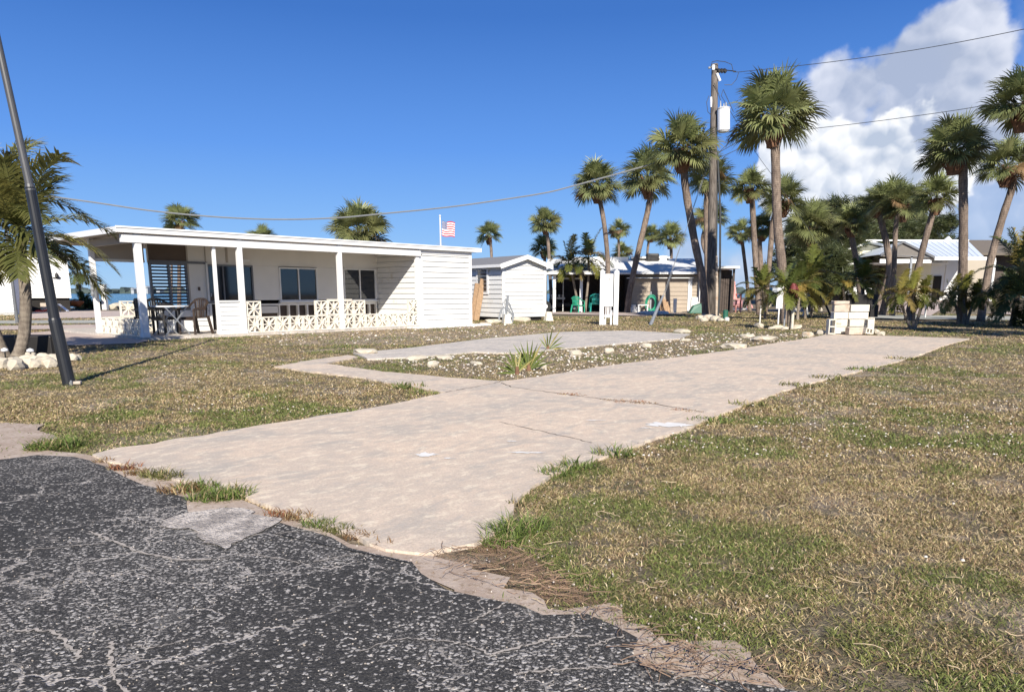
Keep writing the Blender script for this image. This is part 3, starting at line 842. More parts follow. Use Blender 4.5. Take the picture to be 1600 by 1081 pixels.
# fallen shells, chips and dead stems
rg = np.random.default_rng(77)
def chips(name, label, N, sampler, size, cols, mat='stone_bits', hgt=.5, zoff=.0):
    Vs, Fs, Cs = [], [], []
    n = 0
    while n < N:
        X, Y = sampler()
        if X is None: continue
        s = size * rg.uniform(.4, 1.5) * max(1, Y / 8); a = rg.random() * 6.283; ex = rg.uniform(.5, 1)
        o = len(Vs); z = ht(X, Y) + zoff; hh = s * hgt * rg.uniform(.5, 1.2)
        hh *= .45; k = 5
        ring = [(X + s * math.cos(a + t * 6.283 / k) * rg.uniform(.7, 1.2), Y + s * ex * math.sin(a + t * 6.283 / k) * rg.uniform(.7, 1.2)) for t in range(k)]
        Vs += [(x, y, z - .005) for x, y in ring]
        Vs += [(X + (x - X) * .6, Y + (y - Y) * .6, z + hh * rg.uniform(.8, 1.1)) for x, y in ring]
        Fs += [[o + i, o + (i + 1) % k, o + k + (i + 1) % k, o + k + i] for i in range(k)]
        Fs += [[o + k, o + k + 1, o + k + 2, o + k + 3], [o + k, o + k + 3, o + k + 4, o + k + 4]]
        c = np.array(cols[int(rg.integers(len(cols)))]) * rg.uniform(.8, 1.15)
        Cs += [c] * (2 * k); n += 1
    Fs4 = np.array([f for f in Fs if len(set(f)) == 4]); Fs3 = np.array([f[:3] for f in Fs if len(set(f)) == 3])
    o = nmesh(name, np.array(Vs), [Fs4, Fs3], np.array(Cs), mat)
    return tag(o, label, None, None, 'stuff')
def samp_px(x0, x1, y0, y1, P=None, excl=True):
    def f():
        x, y = rg.uniform(x0, x1), rg.uniform(y0, y1)
        g = G(x, y); a, b = np.array([g.x]), np.array([g.y])
        if P is not None and not inpoly(P, a, b)[0]: return None, None
        if excl and any(inpoly(Q, a, b)[0] for Q in (ASPH, DRIVE, SLAB)): return None, None
        return g.x, g.y
    return f
WHT = [(.58, .53, .47), (.66, .62, .56), (.46, .39, .31)]
chips('shell_fragments', 'scattered white shell and flower flecks in the lawn on the right', 520, samp_px(900, 1650, 575, 720), .007, WHT, zoff=.03)
chips('shell_fragments', 'scattered white shell flecks in the near lawn on the right', 8, samp_px(820, 1650, 720, 1050), .007, WHT, zoff=.03)
chips('shell_fragments', 'white flecks in the lawn left of the driveway', 230, samp_px(250, 680, 560, 650), .007, WHT, zoff=.025)
chips('rubble', 'broken limestone and concrete crumbs on the bare patch between the slabs', 760, samp_px(560, 1290, 519, 590, RUB), .0125, WHT + [(.40, .33, .27)], zoff=.008, hgt=1.3)
chips('rubble', 'pale crumbs on the dirt in front of the white building', 240, samp_px(400, 900, 505, 540, DIRT_STRIP), .011, WHT + [(.45, .35, .28)], hgt=1.2)
chips('gravel', 'loose sandy gravel on the asphalt and its edge', 700, lambda: (lambda g: (g.x, g.y))(G(rg.uniform(0, 1150), rg.uniform(720, 1080))), .0035, [(.45, .39, .33), (.55, .5, .45), (.3, .26, .22)], zoff=.008)
def stems(name, label, N, x0, x1, y0, y1, L, col, w=.0035, z=.03, P=None):
    Vs, Cs = [], []
    sp = samp_px(x0, x1, y0, y1, P)
    n = 0
    while n < N:
        X, Y = sp()
        if X is None: continue
        a = rg.random() * 6.283; l = L * rg.uniform(.4, 1.3); p = np.array([X, Y, z * rg.uniform(.3, 1.1)]); ww = w * max(1, Y / 5) * rg.uniform(.7, 1.3)
        cc = np.array(col) * rg.uniform(.7, 1.25)
        for k in range(3):
            a2 = a + rg.uniform(-.5, .5); q = p + np.array([math.cos(a2) * l / 3, math.sin(a2) * l / 3, rg.uniform(-.008, .008)])
            sd = np.array([-math.sin(a2), math.cos(a2), 0]) * ww / 2; up = np.array([0, 0, ww])
            Vs += [p - sd, p + sd, q + sd, q - sd, p + up, q + up]; Cs += [cc] * 6; p = q; a = a2
        n += 1
    idx = np.arange(len(Vs) // 6)[:, None] * 6
    o = nmesh(name, np.array(Vs), [idx + np.array([0, 4, 5, 3]), idx + np.array([4, 1, 2, 5])], np.array(Cs), 'stone_bits')
    return tag(o, label, None, None, 'stuff')
stems('dead_stems', 'dead straw runners lying over the near lawn', 130, 750, 1650, 700, 1080, .07, (.42, .33, .22), .0022)
stems('dead_stems', 'matted brown runners at the driveway corner', 130, 660, 960, 850, 960, .09, (.27, .18, .12), .0022, .04, DEADP)
stems('dead_stems', 'brown runners spilling over the sandy verge', 150, 900, 1450, 940, 1070, .09, (.25, .17, .12), .0022, .03, SAND)
# ------------------------------------------------------------------ the white porch building
HZR = math.atan2(HU.y, HU.x)
hb = thing('porch_building', 'long low white flat roofed building with an open porch and two dark windows', 'building', HP, HZR)
YW = 2.0; XL = 1.05; XR = 8.45; XE = 10.85; YB = 6.2
mb = MB().box(-.12, XE, -.12, YB, -.05, .06); mb.build('porch_slab', 'slab_grey', hb)
mb = MB().box(7.9, 11.2, -.62, -.12, -.04, .045); o = mb.build('door_step', 'white_paint', hb)
# roof: soffit board, deck, and fascia
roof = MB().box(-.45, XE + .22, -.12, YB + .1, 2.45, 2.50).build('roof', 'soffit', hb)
MB().box(-.46, XE + .23, -.13, YB + .11, 2.503, 2.56).build('roof_deck', 'shingle_grey', roof)
mb = MB(); mb.box(-.48, XE + .25, -.16, -.133, 2.43, 2.56); mb.box(-.483, -.453, -.12, YB + .1, 2.42, 2.56); mb.box(XE + .225, XE + .26, -.28, YB + .1, 2.43, 2.56)
mb.box(-.50, XE + .27, -.18, -.162, 2.53, 2.572)
mb.build('fascia', 'white_clean', roof, bevel=.006)
MB().box(-.36, XR + .1, -.10, .04, 2.22, 2.40).build('porch_beam', 'white_clean', hb, bevel=.006)
# side beam at the left end and the panel above it
mb = MB(); mb.box(-.04, .04, .06, 2.9, 2.24, 2.40); mb.build('side_beam', 'soffit', hb)
mb = MB(); mb.box(.04, 1.3, 2.86, 2.94, 1.89, 1.96); mb.build('back_beam', 'white_paint', hb)
MB().box(.04, 1.3, 2.88, 2.92, 1.963, 2.45).build('gable_panel', 'soffit', hb)
# posts
def post(x, y, w=.11, z1=2.45, z0=.06, name='post', mat='white_clean'):
    mb = MB(); mb.box(x - w / 2, x + w / 2, y - w / 2, y + w / 2, z0, z1)
    mb.box(x - w / 2 - .012, x + w / 2 + .012, y - w / 2 - .012, y + w / 2 + .012, z0, z0 + .09)
    return mb.build(name, mat, hb, bevel=.008)
post(0, 0, .15, 2.43); post(0, 2.9, .12); post(.86, YW + .05, .09)
post(2.48, -.03, .13, 2.43); post(5.52, -.03, .13, 2.43); post(1.83, .02, .08, 2.22)
mb = MB(); mb.box(-.07, -.04, 2.72, 2.80, .95, 1.55); mb.tube([(-.09, 2.84, 1.0 + k * .06) for k in range(10)], [.03 + .02 * (k % 2) for k in range(10)], 8); mb.build('post_ornament', 'wire_light', hb)
# knee wall with siding beside the second post
mb = MB(); mb.box(1.87, 2.41, -.03, .07, .06, .86); mb.siding(1.86, 2.42, .06, .86, -.035, .115, .014); mb.box(1.84, 2.44, -.07, .10, .862, .90)
mb.build('knee_wall', 'white_paint', hb)
# back wall of the porch with openings
wl = MB()
y0, y1 = YW, YW + .12
W1 = (4.79, 6.11, .84, 1.84); W2 = (7.08, 8.37, .84, 1.86); DR = (2.58, 3.95, .06, 1.86); JA = (XL, 2.05, .66, 1.86)
def wbox(x0, x1, z0, z1): wl.box(x0, x1, y0, y1, z0, z1)
wbox(XL, XR, 1.862, 2.45)
wbox(2.052, 2.578, .88, 1.860); wbox(3.952, 4.788, .88, 1.860); wbox(6.112, 7.078, .88, 1.860); wbox(8.372, XR, .88, 1.860)
wl.box(4.79, 6.11, y0 + .001, y1, .78, .838); wl.box(7.08, 8.37, y0 + .001, y1, .78, .838)
wall = wl.build('porch_wall', 'wall_stucco', hb)
mb = MB(); mb.siding(2.05, 2.575, .06, .875, y0, .13, .015); mb.box(XL, 2.05, y0, y1, .06, .655); mb.build('lower_siding', 'white_paint', hb)
# near-black boxes stand in for the unlit rooms behind stud bays and glass
mb = MB(); mb.box(4.1, XR - .01, y1 + .25, YB - .12, .065, 2.44); mb.box(2.62, 3.94, y1 + .02, y1 + .1, .065, 2.2); mb.build('interior_shade', 'dark_inside', hb)
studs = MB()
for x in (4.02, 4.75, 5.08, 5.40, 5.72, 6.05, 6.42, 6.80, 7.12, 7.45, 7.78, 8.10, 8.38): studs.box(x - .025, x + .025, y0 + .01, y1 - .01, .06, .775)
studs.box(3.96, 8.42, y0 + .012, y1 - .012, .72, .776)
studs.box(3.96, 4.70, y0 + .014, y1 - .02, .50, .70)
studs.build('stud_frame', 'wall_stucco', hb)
mb = MB(); mb.box(3.96, 8.42, y1 + .02, y1 + .05, .06, .77); mb.build('stud_bay_shade', 'dark_wood', hb)  # dark sheet stands in for the shade inside the open bays
def window(x0, x1, z0, z1, mull, fm='white_paint', yy=y0, gl='glass'):
    t = .045; mb = MB()
    mb.box(x0, x1, yy - .025, yy + .06, z0, z0 + t); mb.box(x0, x1, yy - .025, yy + .06, z1 - t, z1)
    mb.box(x0, x0 + t, yy - .024, yy + .06, z0 + t, z1 - t); mb.box(x1 - t, x1, yy - .024, yy + .06, z0 + t, z1 - t)
    for m_ in mull: mb.box(m_ - .02, m_ + .02, yy - .02, yy + .05, z0 + t, z1 - t)
    mb.box(x0 - .04, x1 + .04, yy - .06, yy - .026, z0 - .04, z0 + .01)
    w_ = mb.build('window', fm, hb)
    MB().box(x0 + t, x1 - t, yy + .015, yy + .025, z0 + t, z1 - t).build('pane', gl, w_)
    return w_
window(*W1, mull=[(W1[0] + W1[1]) / 2]); window(*W2, mull=[(W2[0] + W2[1]) / 2])
d = window(DR[0], DR[1], .84, 1.86, [3.05, 3.62], 'grey_metal')
mb = MB(); mb.box(2.58, 2.64, y0 - .03, y1, .06, .84); mb.box(3.02, 3.06, y0, y1 - .02, .06, .84); mb.box(2.64, 3.9, y0 - .02, y0 + .04, .78, .838); mb.box(2.55, 2.60, y0 - .045, y0 - .02, .84, 1.9); dj = mb.build('door_frame', 'white_paint', hb)
MB().box(3.07, 3.94, y0 + .02, y0 + .06, .06, .775).build('lower_panel', 'dark_wood', hb)
MB().tube([(2.62, y0 - .05, 1.0), (2.62, y0 - .09, 1.0), (2.62, y0 - .09, 1.08)], .012, 6).build('door_handle', 'galv', dj)
# see-through jalousie
mb = MB(); x0, x1, z0, z1 = JA
for a in (x0, (x0 + x1) / 2 - .02, x1 - .05): mb.box(a, a + .05, y0 - .01, y0 + .08, z0, z1)
mb.box(x0, x1, y0 - .011, y0 + .081, z1 - .05, z1 + .0); mb.box(x0, x1, y0 - .011, y0 + .081, z0 - .03, z0 + .03)
mb.box(XL - .03, 2.6, y0 - .035, y0 - .012, 1.86, 1.92)
jal = mb.build('jalousie_window', 'grey_metal', hb)
mb = MB()
for k in range(13):
    z = z0 + .06 + k * (z1 - z0 - .1) / 13
    mb.add([(x0 + .05, y0 + .005, z), (x1 - .05, y0 + .005, z), (x1 - .05, y0 + .05, z + .045), (x0 + .05, y0 + .05, z + .045), (x0 + .05, y0 + .009, z - .004), (x1 - .05, y0 + .009, z - .004), (x1 - .05, y0 + .054, z + .041), (x0 + .05, y0 + .054, z + .041)],
           [(0, 1, 2, 3), (7, 6, 5, 4), (0, 4, 5, 1), (3, 2, 6, 7)])
mb.build('louvre', 'smoked', jal) if 'smoked' in MATS else None
MB().box(XL, 2.05, y0 - .005, y0 + .03, 1.925, 2.445).build('shaded_infill', 'brown_panel', hb)  # gable infill, its shade under the roof put into the dark brown
for bb_ in ((2.04, 2.08, .88), (2.555, 2.58, 1.92), (3.16, 3.22, 1.92)): MB().box(bb_[0], bb_[1], y0 - .02, y0 - .002, bb_[2], 2.448).build('trim', 'soffit', hb)
MB().box(2.3, 2.36, y0 - .02, y0 - .002, 1.15, 1.25).build('switch_box', 'brown_panel', hb)
lt = MB().box(3.55, 3.85, y0 - .05, y0 - .002, 1.98, 2.03).build('wall_light', 'white_clean', hb)
# return wall and the closed end room, lap siding outside
mb = MB(); mb.box(XR + .045, XR + .1, .05, YW + .1, .06, 2.45)
n = 14; st = 2.36 / n
for i in range(n):
    a = .06 + i * st
    mb.prism([(XR + .05, a), (XR - .02, a), (XR - .004, a + st - .018), (XR + .03, a + st - .018), (XR + .03, a + st), (XR + .05, a + st)], .06, YW, 'y')
mb.build('return_wall', 'white_paint', hb)
mb = MB(); mb.siding(XR + .22, XE - .07, .06, 2.42, 0, .165, .022); mb.box(XR + .1, XE - .01, .045, .12, .06, 2.44); mb.box(XE - .1, XE - .001, .12, YB, .06, 2.44)
mb.build('end_wall', 'white_paint', hb)
mb = MB(); mb.box(XR - .06, XR + .06, -.05, .05, .06, 2.22); mb.box(XR + .06, XR + .22, -.03, .03, .06, 2.22); mb.box(XE - .08, XE + .02, -.035, .11, .06, 2.43); mb.box(XR + .06, XE + .02, -.037, -.005, 2.30, 2.43); mb.build('corner_board', 'white_clean', hb, bevel=.006)
mb = MB(); mb.box(4.0, XE, YB - .1, YB, .06, 2.44); mb.box(2.0, 2.06, y1, YB - .1, .06, .1); mb.box(3.98, 4.08, YW + .4, YB - .1, .06, 2.44); mb.build('rear_wall', 'white_paint', hb)

# breeze block walls: openwork
def breeze(mb, x, z, s=.39, d=.085, y=0, along='x'):
    t = .032
    def bx(a0, a1, c0, c1):
        if along == 'x': mb.box(x + a0, x + a1, y - d / 2, y + d / 2, z + c0, z + c1)
        else: mb.box(y - d / 2, y + d / 2, x + a0, x + a1, z + c0, z + c1)
    g = .004
    bx(g, s - g, g, t); bx(g, s - g, s - t, s - g); bx(g, t, t, s - t); bx(s - t, s - g, t, s - t)
    def dg(a, b, w=.03, k=.0):
        A, B_ = ((x + a[0], y, z + a[1]), (x + b[0], y, z + b[1])) if along == 'x' else ((y, x + a[0], z + a[1]), (y, x + b[0], z + b[1]))
        A, B_ = Vector(A), Vector(B_)
        dd = (B_ - A).normalized(); nn = Vector((0, 1, 0)) if along == 'x' else Vector((1, 0, 0)); sd = dd.cross(nn)
        h = d / 2 - .006 - k
        vs = [tuple(p + sd * i * w / 2 + nn * j * h) for p in (A, B_) for i, j in ((-1, -1), (1, -1), (1, 1), (-1, 1))]
        mb.add(vs, [(0, 1, 2, 3), (7, 6, 5, 4), (0, 4, 5, 1), (1, 5, 6, 2), (2, 6, 7, 3), (3, 7, 4, 0)])
    c = s / 2
    dg((t, t), (s - t, s - t)); dg((s - t, t), (t, s - t), k=.002); dg((c, t), (c, s - t), .024, .004); dg((t, c), (s - t, c), .024, .006)
    # solid diamond at the crossing
    q = .045
    vs = [(c - q, c), (c, c - q), (c + q, c), (c, c + q)]
    if along == 'x': mb.prism([(x + a, z + b) for a, b in vs], y - d / 2 + .003, y + d / 2 - .003, 'y')
    else: mb.prism([(x + a, z + b) for a, b in vs], y - d / 2 + .003, y + d / 2 - .003, 'x')
mb = MB()
for i in range(14): breeze(mb, 2.58 + i * .414 + (.06 if i > 6 else 0), 0, .41)
for i in (0, 5.0, 6.0, 7, 8, 13): breeze(mb, 2.58 + i * .414 + (.06 if i > 6 else 0), .41 + .001, .41)
for i in (6.0, 7.0):
    mb.box(2.6 + i * .414, 2.99 + i * .414, -.05, .05, .823, .85)
solo(mb, 'breeze_block_wall', 'breeze', 'long cream openwork block wall with stepped upper row along the front of the porch', 'block wall', HP + Vector((0, 0, .062)) + HV * (-.02), HZR)
mb = MB()
for i in range(6): breeze(mb, .12 + i * .43, 0, .41, d=.05, along='y')
solo(mb, 'breeze_block_wall', 'breeze', 'low one row openwork block wall closing the left end of the porch', 'block wall', HP + Vector((0, 0, .062)) , HZR)
mb = MB()
for i in range(3): breeze(mb, .14 + i * .42, 0, .41, y=2.9)
breeze(mb, .56, .412, .41, y=2.9)
mb.box(1.0, 1.35, 2.85, 2.95, .41, .56)
solo(mb, 'breeze_block_wall', 'breeze', 'broken openwork block wall behind the porch table beside the jalousie window', 'block wall', HP + Vector((0, 0, .062)), HZR)

# table and plastic chairs on the porch
def hpt(x, y, z=.062): p = HP + HU * x + HV * y; return Vector((p.x, p.y, z))
tb = thing('folding_table', 'pale topped folding table with crossed metal legs on the porch', 'table', hpt(.86, .55), HZR + R(8))
mb = MB(); mb.prism([(.46 * math.cos(a), .40 * math.sin(a)) for a in np.linspace(0, 2 * math.pi, 16, endpoint=False)], .69, .72); mb.build('tabletop', 'porcelain', tb, bevel=.006)
for s in (-1, 1):
    MB().bar((-.32, s * .25, 0), (.30, s * .25, .69), .028).build('leg', 'galv', tb)
    MB().bar((.32, s * .28, 0), (-.30, s * .28, .69), .028).build('leg', 'galv', tb)
MB().tube([(0, -.28, .34), (0, .28, .34)], .012, 6).build('crossbar', 'galv', tb)
solo(MB().tube([(0, 0, 0), (0, 0, .03), (0, 0, .05)], [.20, .17, .05], 14), 'dark_tray', 'dark_plastic', 'dark round dish lying on the porch table', 'dish', hpt(.80, .62, .785), HZR)
def make_chair(name, label, mat, loc, rz, group):
    c = thing(name, label, 'chair', loc, rz, group)
    mb = MB()
    mb.prism([(-.24, -.24), (.24, -.24), (.22, .22), (-.22, .22)], .40, .43); mb.box(-.235, .235, -.245, -.22, .35, .40)
    mb.build('seat', mat, c, bevel=.01)
    mb = MB(); n = 8
    pts = []
    for k in range(n + 1):
        a = -1 + 2 * k / n
        pts.append((a * .26, .235 - .05 * abs(a) ** 2, .88 - .10 * abs(a) ** 3))
    for i in range(n): mb.bar(pts[i], pts[i + 1], .035, .05)
    for k in range(7):
        a = -.82 + k * .273
        mb.bar((a * .22, .20, .42), (a * .25, .235 - .05 * a * a, .87), .034, .018)
    mb.box(-.2, .2, .19, .225, .60, .66)
    mb.build('backrest', mat, c)
    for s in (-1, 1):
        mb = MB(); P = [(s * .27, .20, .80), (s * .29, .08, .68), (s * .29, -.10, .645), (s * .28, -.25, .63), (s * .27, -.27, .60)]
        for i in range(4): mb.bar(P[i], P[i + 1], .05, .03)
        mb.build('armrest', mat, c)
        MB().bar((s * .27, -.26, .0), (s * .265, -.25, .63), .045).build('leg', mat, c)
        MB().bar((s * .26, .29, .0), (s * .23, .20, .45), .05, .06).build('leg', mat, c)
    return c
make_chair('plastic_chair', 'brown plastic armchair facing the porch table, nearest the doorway', 'brown_plastic', hpt(1.45, .48), HZR - R(75), 'porch chairs')
make_chair('plastic_chair', 'dark plastic armchair half hidden behind the porch table', 'dark_plastic', hpt(.95, 1.30), HZR + R(8), 'porch chairs')
make_chair('plastic_chair', 'dark plastic armchair left of the porch table by its corner post', 'dark_plastic', hpt(.40, .75), HZR + R(95), 'porch chairs')
# ------------------------------------------------------------------ building helpers in the photo's frame
def basis(A, B):
    """local frame: x from ground point A towards B, y away behind"""
    d = (B - A); d.z = 0; L = d.length
    return L, math.atan2(d.y, d.x)
# shed with the gable
A, L, rz = Vector((-.36, 28.7, 0)), 2.08, R(36)
sh = thing('gable_shed', 'small white lap sided shed with grey shingles and a louvred side window', 'shed', A, rz)
E1, P1 = 2.12, 2.42; DP = 4.2; Z0 = .16
mb = MB(); n = 11; st = (E1 - Z0) / n
mb.siding(.06, L - .06, Z0, E1, 0, .17, .022)
mb.prism([(.05, Z0), (L - .05, Z0), (L - .05, E1), (L / 2, P1), (.05, E1)], .045, .1, 'y')
mb.prism([(.03, E1), (L - .03, E1), (L / 2, P1 - .02)], -.012, .03, 'y')
for i in range(n):
    a = Z0 + i * st
    for q_, s_ in ((0, 1), (L, -1)): mb.prism([(q_ + s_ * .05, a), (q_ - s_ * .022, a), (q_ - s_ * .004, a + st - .028), (q_ + s_ * .03, a + st - .028), (q_ + s_ * .03, a + st), (q_ + s_ * .05, a + st)], .06, DP, 'y')
mb.box(0.02, L - .02, .1, DP, Z0, Z0 + .08); mb.box(0.02, L - .02, DP - .1, DP, Z0, E1)
mb.build('wall', 'white_paint', sh)
MB().box(-.03, .07, -.035, -.001, Z0, E1).build('corner_board', 'white_clean', sh); MB().box(L - .07, L + .03, -.035, -.001, Z0, E1).build('corner_board', 'white_clean', sh)
mb = MB(); k = (P1 - E1) / (L / 2); ov = .22
mb.prism([(-ov, E1 - ov * k + .06), (L / 2, P1 + .06), (L + ov, E1 - ov * k + .06), (L + ov, E1 - ov * k + .10), (L / 2, P1 + .10), (-ov, E1 - ov * k + .10)], -.2, DP + .1, 'y')
rf = mb.build('roof', 'shingle_grey', sh)
mb = MB(); mb.prism([(-ov, E1 - ov * k - .08), (L / 2, P1 - .06), (L + ov, E1 - ov * k - .08), (L + ov, E1 - ov * k + .105), (L / 2, P1 + .105), (-ov, E1 - ov * k + .105)], -.225, -.202, 'y'); mb.box(-ov - .02, -ov - .001, -.2, DP, E1 - ov * k - .02, E1 - ov * k + .09); mb.build('fascia', 'white_clean', rf)
mb = MB(); mb.box(.1, L - .1, .1, DP - .2, .0, Z0 - .01); mb.build('underside_shade', 'dark_inside', sh)  # near-black block painted in for the shade under the raised floor
mb = MB(); yy = 1.35
mb.box(-.045, -.022, yy - .42, yy - .32, 1.03, 1.98); mb.box(-.045, -.022, yy + .32, yy + .42, 1.03, 1.98); mb.box(-.045, -.022, yy - .32, yy + .32, 1.03, 1.12); mb.box(-.10, -.022, yy - .5, yy + .5, 1.98, 2.02)
wd = mb.build('window', 'white_clean', sh)
MB().box(-.035, -.024, yy - .32, yy + .32, 1.12, 1.98).build('pane', 'glass', wd)
mb = MB()
for k_ in range(6): mb.box(-.05, -.036, yy - .32, yy + .32, 1.14 + k_ * .145, 1.165 + k_ * .145)
mb.build('louvre', 'galv', wd)
# leaning boards at its left
b0 = G(744, 501)
for i, (dx, lean, h, nm, lb) in enumerate([(0, .28, 1.62, 'plank', 'orange brown board leaning at the corner of the white porch building'), (-.16, .22, 1.45, 'plank', 'shorter tan board tucked behind the leaning brown board')]):
    mb = MB(); mb.bar((0, 0, 0), (lean, .1, h), .05, .22)
    solo(mb, nm, 'raw_wood', lb, 'board', b0 + Vector((dx, .1 * i, 0)), 0)
def rock(c, s, sq=.7, seed=0, mat='limestone'):
    rg_ = random.Random(seed); bm = bmesh.new(); bmesh.ops.create_icosphere(bm, subdivisions=2, radius=1)
    for v in bm.verts:
        d = v.co.normalized(); q = d * 1.3 + Vector((seed, seed * .37, 0))
        v.co = d * (1 + .35 * mnoise.noise(q) + .18 * mnoise.noise(q * 3))
        v.co.x = max(-.85, min(.85, v.co.x)); v.co.z = max(-.6, min(.8, v.co.z))
        v.co = Vector((v.co.x * s[0], v.co.y * s[1], v.co.z * s[2]))
    me = bpy.data.meshes.new('rock'); bm.to_mesh(me); bm.free(); me.materials.append(MATS[mat])
    o = bpy.data.objects.new('rock', me); COL.objects.link(o)
    o.location = (c.x, c.y, c.z + s[2] * .45); o.rotation_euler = (rg_.uniform(-.2, .2), rg_.uniform(-.2, .2), rg_.uniform(0, 3))
    return o
# concrete lumps and stumps by the shed
for i, (x, y, sx, sz, lb) in enumerate([(771, 505, .36, .12, 'long white concrete lump on the dirt left of the grey stump'), (815, 502, .42, .12, 'long white concrete lump under the shed corner'), (757, 507, .2, .06, 'small pale lump at the foot of the leaning boards')]):
    o = rock(G(x, y), (sx, .16, sz), seed=i + 3, mat='limestone'); o.name = 'concrete_lump'; o.rotation_euler = (0, 0, .2); tag(o, lb, 'concrete lump')
for (x, y, h, lb) in [(792, 506, .34, 'white tapered concrete footing beside the grey tangled cable'), (857, 501.5, .36, 'white tapered concrete footing at the right corner of the shed')]:
    mb = MB(); w0, w1 = .16, .09
    mb.add([(-w0, -w0, 0), (w0, -w0, 0), (w0, w0, 0), (-w0, w0, 0), (-w1, -w1, h), (w1, -w1, h), (w1, w1, h), (-w1, w1, h)], [(3, 2, 1, 0), (4, 5, 6, 7), (0, 1, 5, 4), (1, 2, 6, 5), (2, 3, 7, 6), (3, 0, 4, 7)])
    solo(mb, 'concrete_footing', 'cinder', lb, 'footing', G(x, y), .3, bevel=.01)
g0 = G(791, 505.5)
mb = MB(); rg_ = random.Random(4)
for k_ in range(9):
    a = rg_.uniform(-.30, .02); tp = rg_.uniform(.55, .95)
    mb.tube([(a - .05, .22, 0), (a, .23, tp * .5), (a * .35 - .02, .24, tp), (a * .35 + .12, .24, tp * .8), (.18 + rg_.uniform(0, .12), .24, .3), (.22, .22, 0)], .020, 6)
mb.tube([(-.05, .25, 0), (.02, .25, .6), (.06, .25, 1.0)], .045, 8)
solo(mb, 'cable_tangle', 'galv', 'grey loops of old cable standing behind the white tapered footing', 'cable', g0)

# ------------------------------------------------------------------ the middle house with carport
A, B = G(862, 488), G(1092, 488.5)
L, rz = basis(A, B)
mh = thing('carport_house', 'low house with white roof, dark carport and tan sided garage behind the leaning palms', 'building', A, rz)
def mx(x, y=488):      # photo column -> local x on the front line
    p = G(x, 488); d = p - A; return d.x * math.cos(rz) + d.y * math.sin(rz)
ZE = 2.18
g0x, g1x = mx(985), mx(1072)
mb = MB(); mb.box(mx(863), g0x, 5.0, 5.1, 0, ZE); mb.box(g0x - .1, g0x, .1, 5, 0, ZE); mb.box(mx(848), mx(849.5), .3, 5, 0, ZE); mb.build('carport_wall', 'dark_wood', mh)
mb = MB(); mb.siding(g0x, L, 0, ZE - .25, 0, .19, .02); mb.box(g0x, L, .03, .12, 0, ZE); mb.box(L - .1, L, .12, 8, 0, ZE); mb.build('garage_wall', 'tan_siding', mh)
mb = MB()
mb.siding(g0x + .05, g1x - .06, .02, ZE - .34, -.03, .24, .012); mb.build('garage_door', 'tan_siding', mh)
mb = MB(); mb.box(g1x - .05, g1x + .16, -.10, -.022, 0, ZE - .3); mb.box(mx(1086), mx(1090), -.06, -.022, 0, ZE - .1); mb.box(g0x - .3, g1x + .2, -.35, -.05, ZE - .32, ZE - .28); mb.build('white_trim', 'white_clean', mh)
mb = MB(); mb.box(-.25, L + .15, -.42, -.36, ZE - .14, ZE - .02); mb.build('gutter', 'dark_wood', mh)
for x in (866, 907.5):
    mb = MB(); xx = mx(x); mb.box(xx - .08, xx + .08, -.1, .06, 0, ZE - .1)
    if x == 866: mb.bar((xx, -.02, ZE - .5), (xx - .35, -.02, ZE - .12), .05)
    mb.build('post', 'white_clean', mh)
mb = MB(); mb.box(mx(862), mx(905), 2.0, 2.06, 1.85, 1.95); mb.box(mx(878), mx(879.5), 2.0, 2.06, 0, 1.85); mb.build('carport_frame', 'white_paint', mh)
RH = 3.12
mb = MB(); mb.add([(-.4, -.5, ZE), (L + .25, -.5, ZE), (L + .25, 4.5, RH), (-.4, 4.5, RH), (-.4, 9.5, ZE), (L + .25, 9.5, ZE), (-.4, -.5, ZE - .10), (L + .25, -.5, ZE - .10), (L + .25, 4.5, RH - .1), (-.4, 4.5, RH - .1)],
    [(0, 1, 2, 3), (3, 2, 5, 4), (6, 7, 1, 0), (6, 0, 3, 9), (7, 8, 2, 1), (9, 8, 7, 6)]); rf = mb.build('roof', 'roof_white', mh)
mb = MB()
mb.box(1.2, 4.4, 3.2, 4.6, RH - .25, RH + .05)
mb.box(g0x + .2, g0x + 2.5, 3.6, 4.6, RH - .02, RH + .10)
mb.build('raised_panel', 'roof_white', rf)
def rx(x, Y=46): return ((x - CX) / F * Y - A.x) * 1.0
mb = MB(); xx = mx(1015); mb.box(xx, xx + .75, 3.4, 4.2, RH - .2, RH + .26); mb.build('roof_vent', 'dark_plastic', rf, bevel=.08)
mb = MB(); xx = mx(1043); mb.tube([(xx, 3.8, RH - .2), (xx, 3.8, RH + .12), (xx, 3.8, RH + .16)], [.25, .25, .05], 12); mb.build('roof_vent', 'white_clean', rf); mb = MB(); xx = mx(940); mb.tube([(xx, 3.8, RH - .2), (xx, 3.8, RH + .3), (xx, 3.8, RH + .34)], [.2, .2, .05], 10); mb.build('roof_vent', 'white_clean', rf)
# brown screened deck at its right
dk = thing('timber_deck', 'dark brown slatted timber lean-to at the right end of the middle house', 'lean-to', G(1096, 489), rz)
p0, p1 = G(1096, 489), G(1143, 487); Ld = 1.62
mb = MB()
for k_ in range(13):
    x = .02 + k_ * (Ld - .1) / 12; mb.box(x, x + .10, .4, .44, .1, 2.0)
mb.box(0, Ld, .445, .5, 0, 2.3)
mb.build('slat_wall', 'dark_wood', dk)
for x in (0, Ld * .55, Ld): MB().box(x - .05, x + .05, -.05, .05, 0, 2.35).build('post', 'tan_siding' if x == 0 else 'dark_wood', dk)
MB().box(-.3, Ld + .22, -.4, 3.2, 2.36, 2.48).build('roof', 'roof_white', dk)
MB().box(-.1, Ld + .1, -.1, 3, 0, .08).build('deck_floor', 'dark_wood', dk)

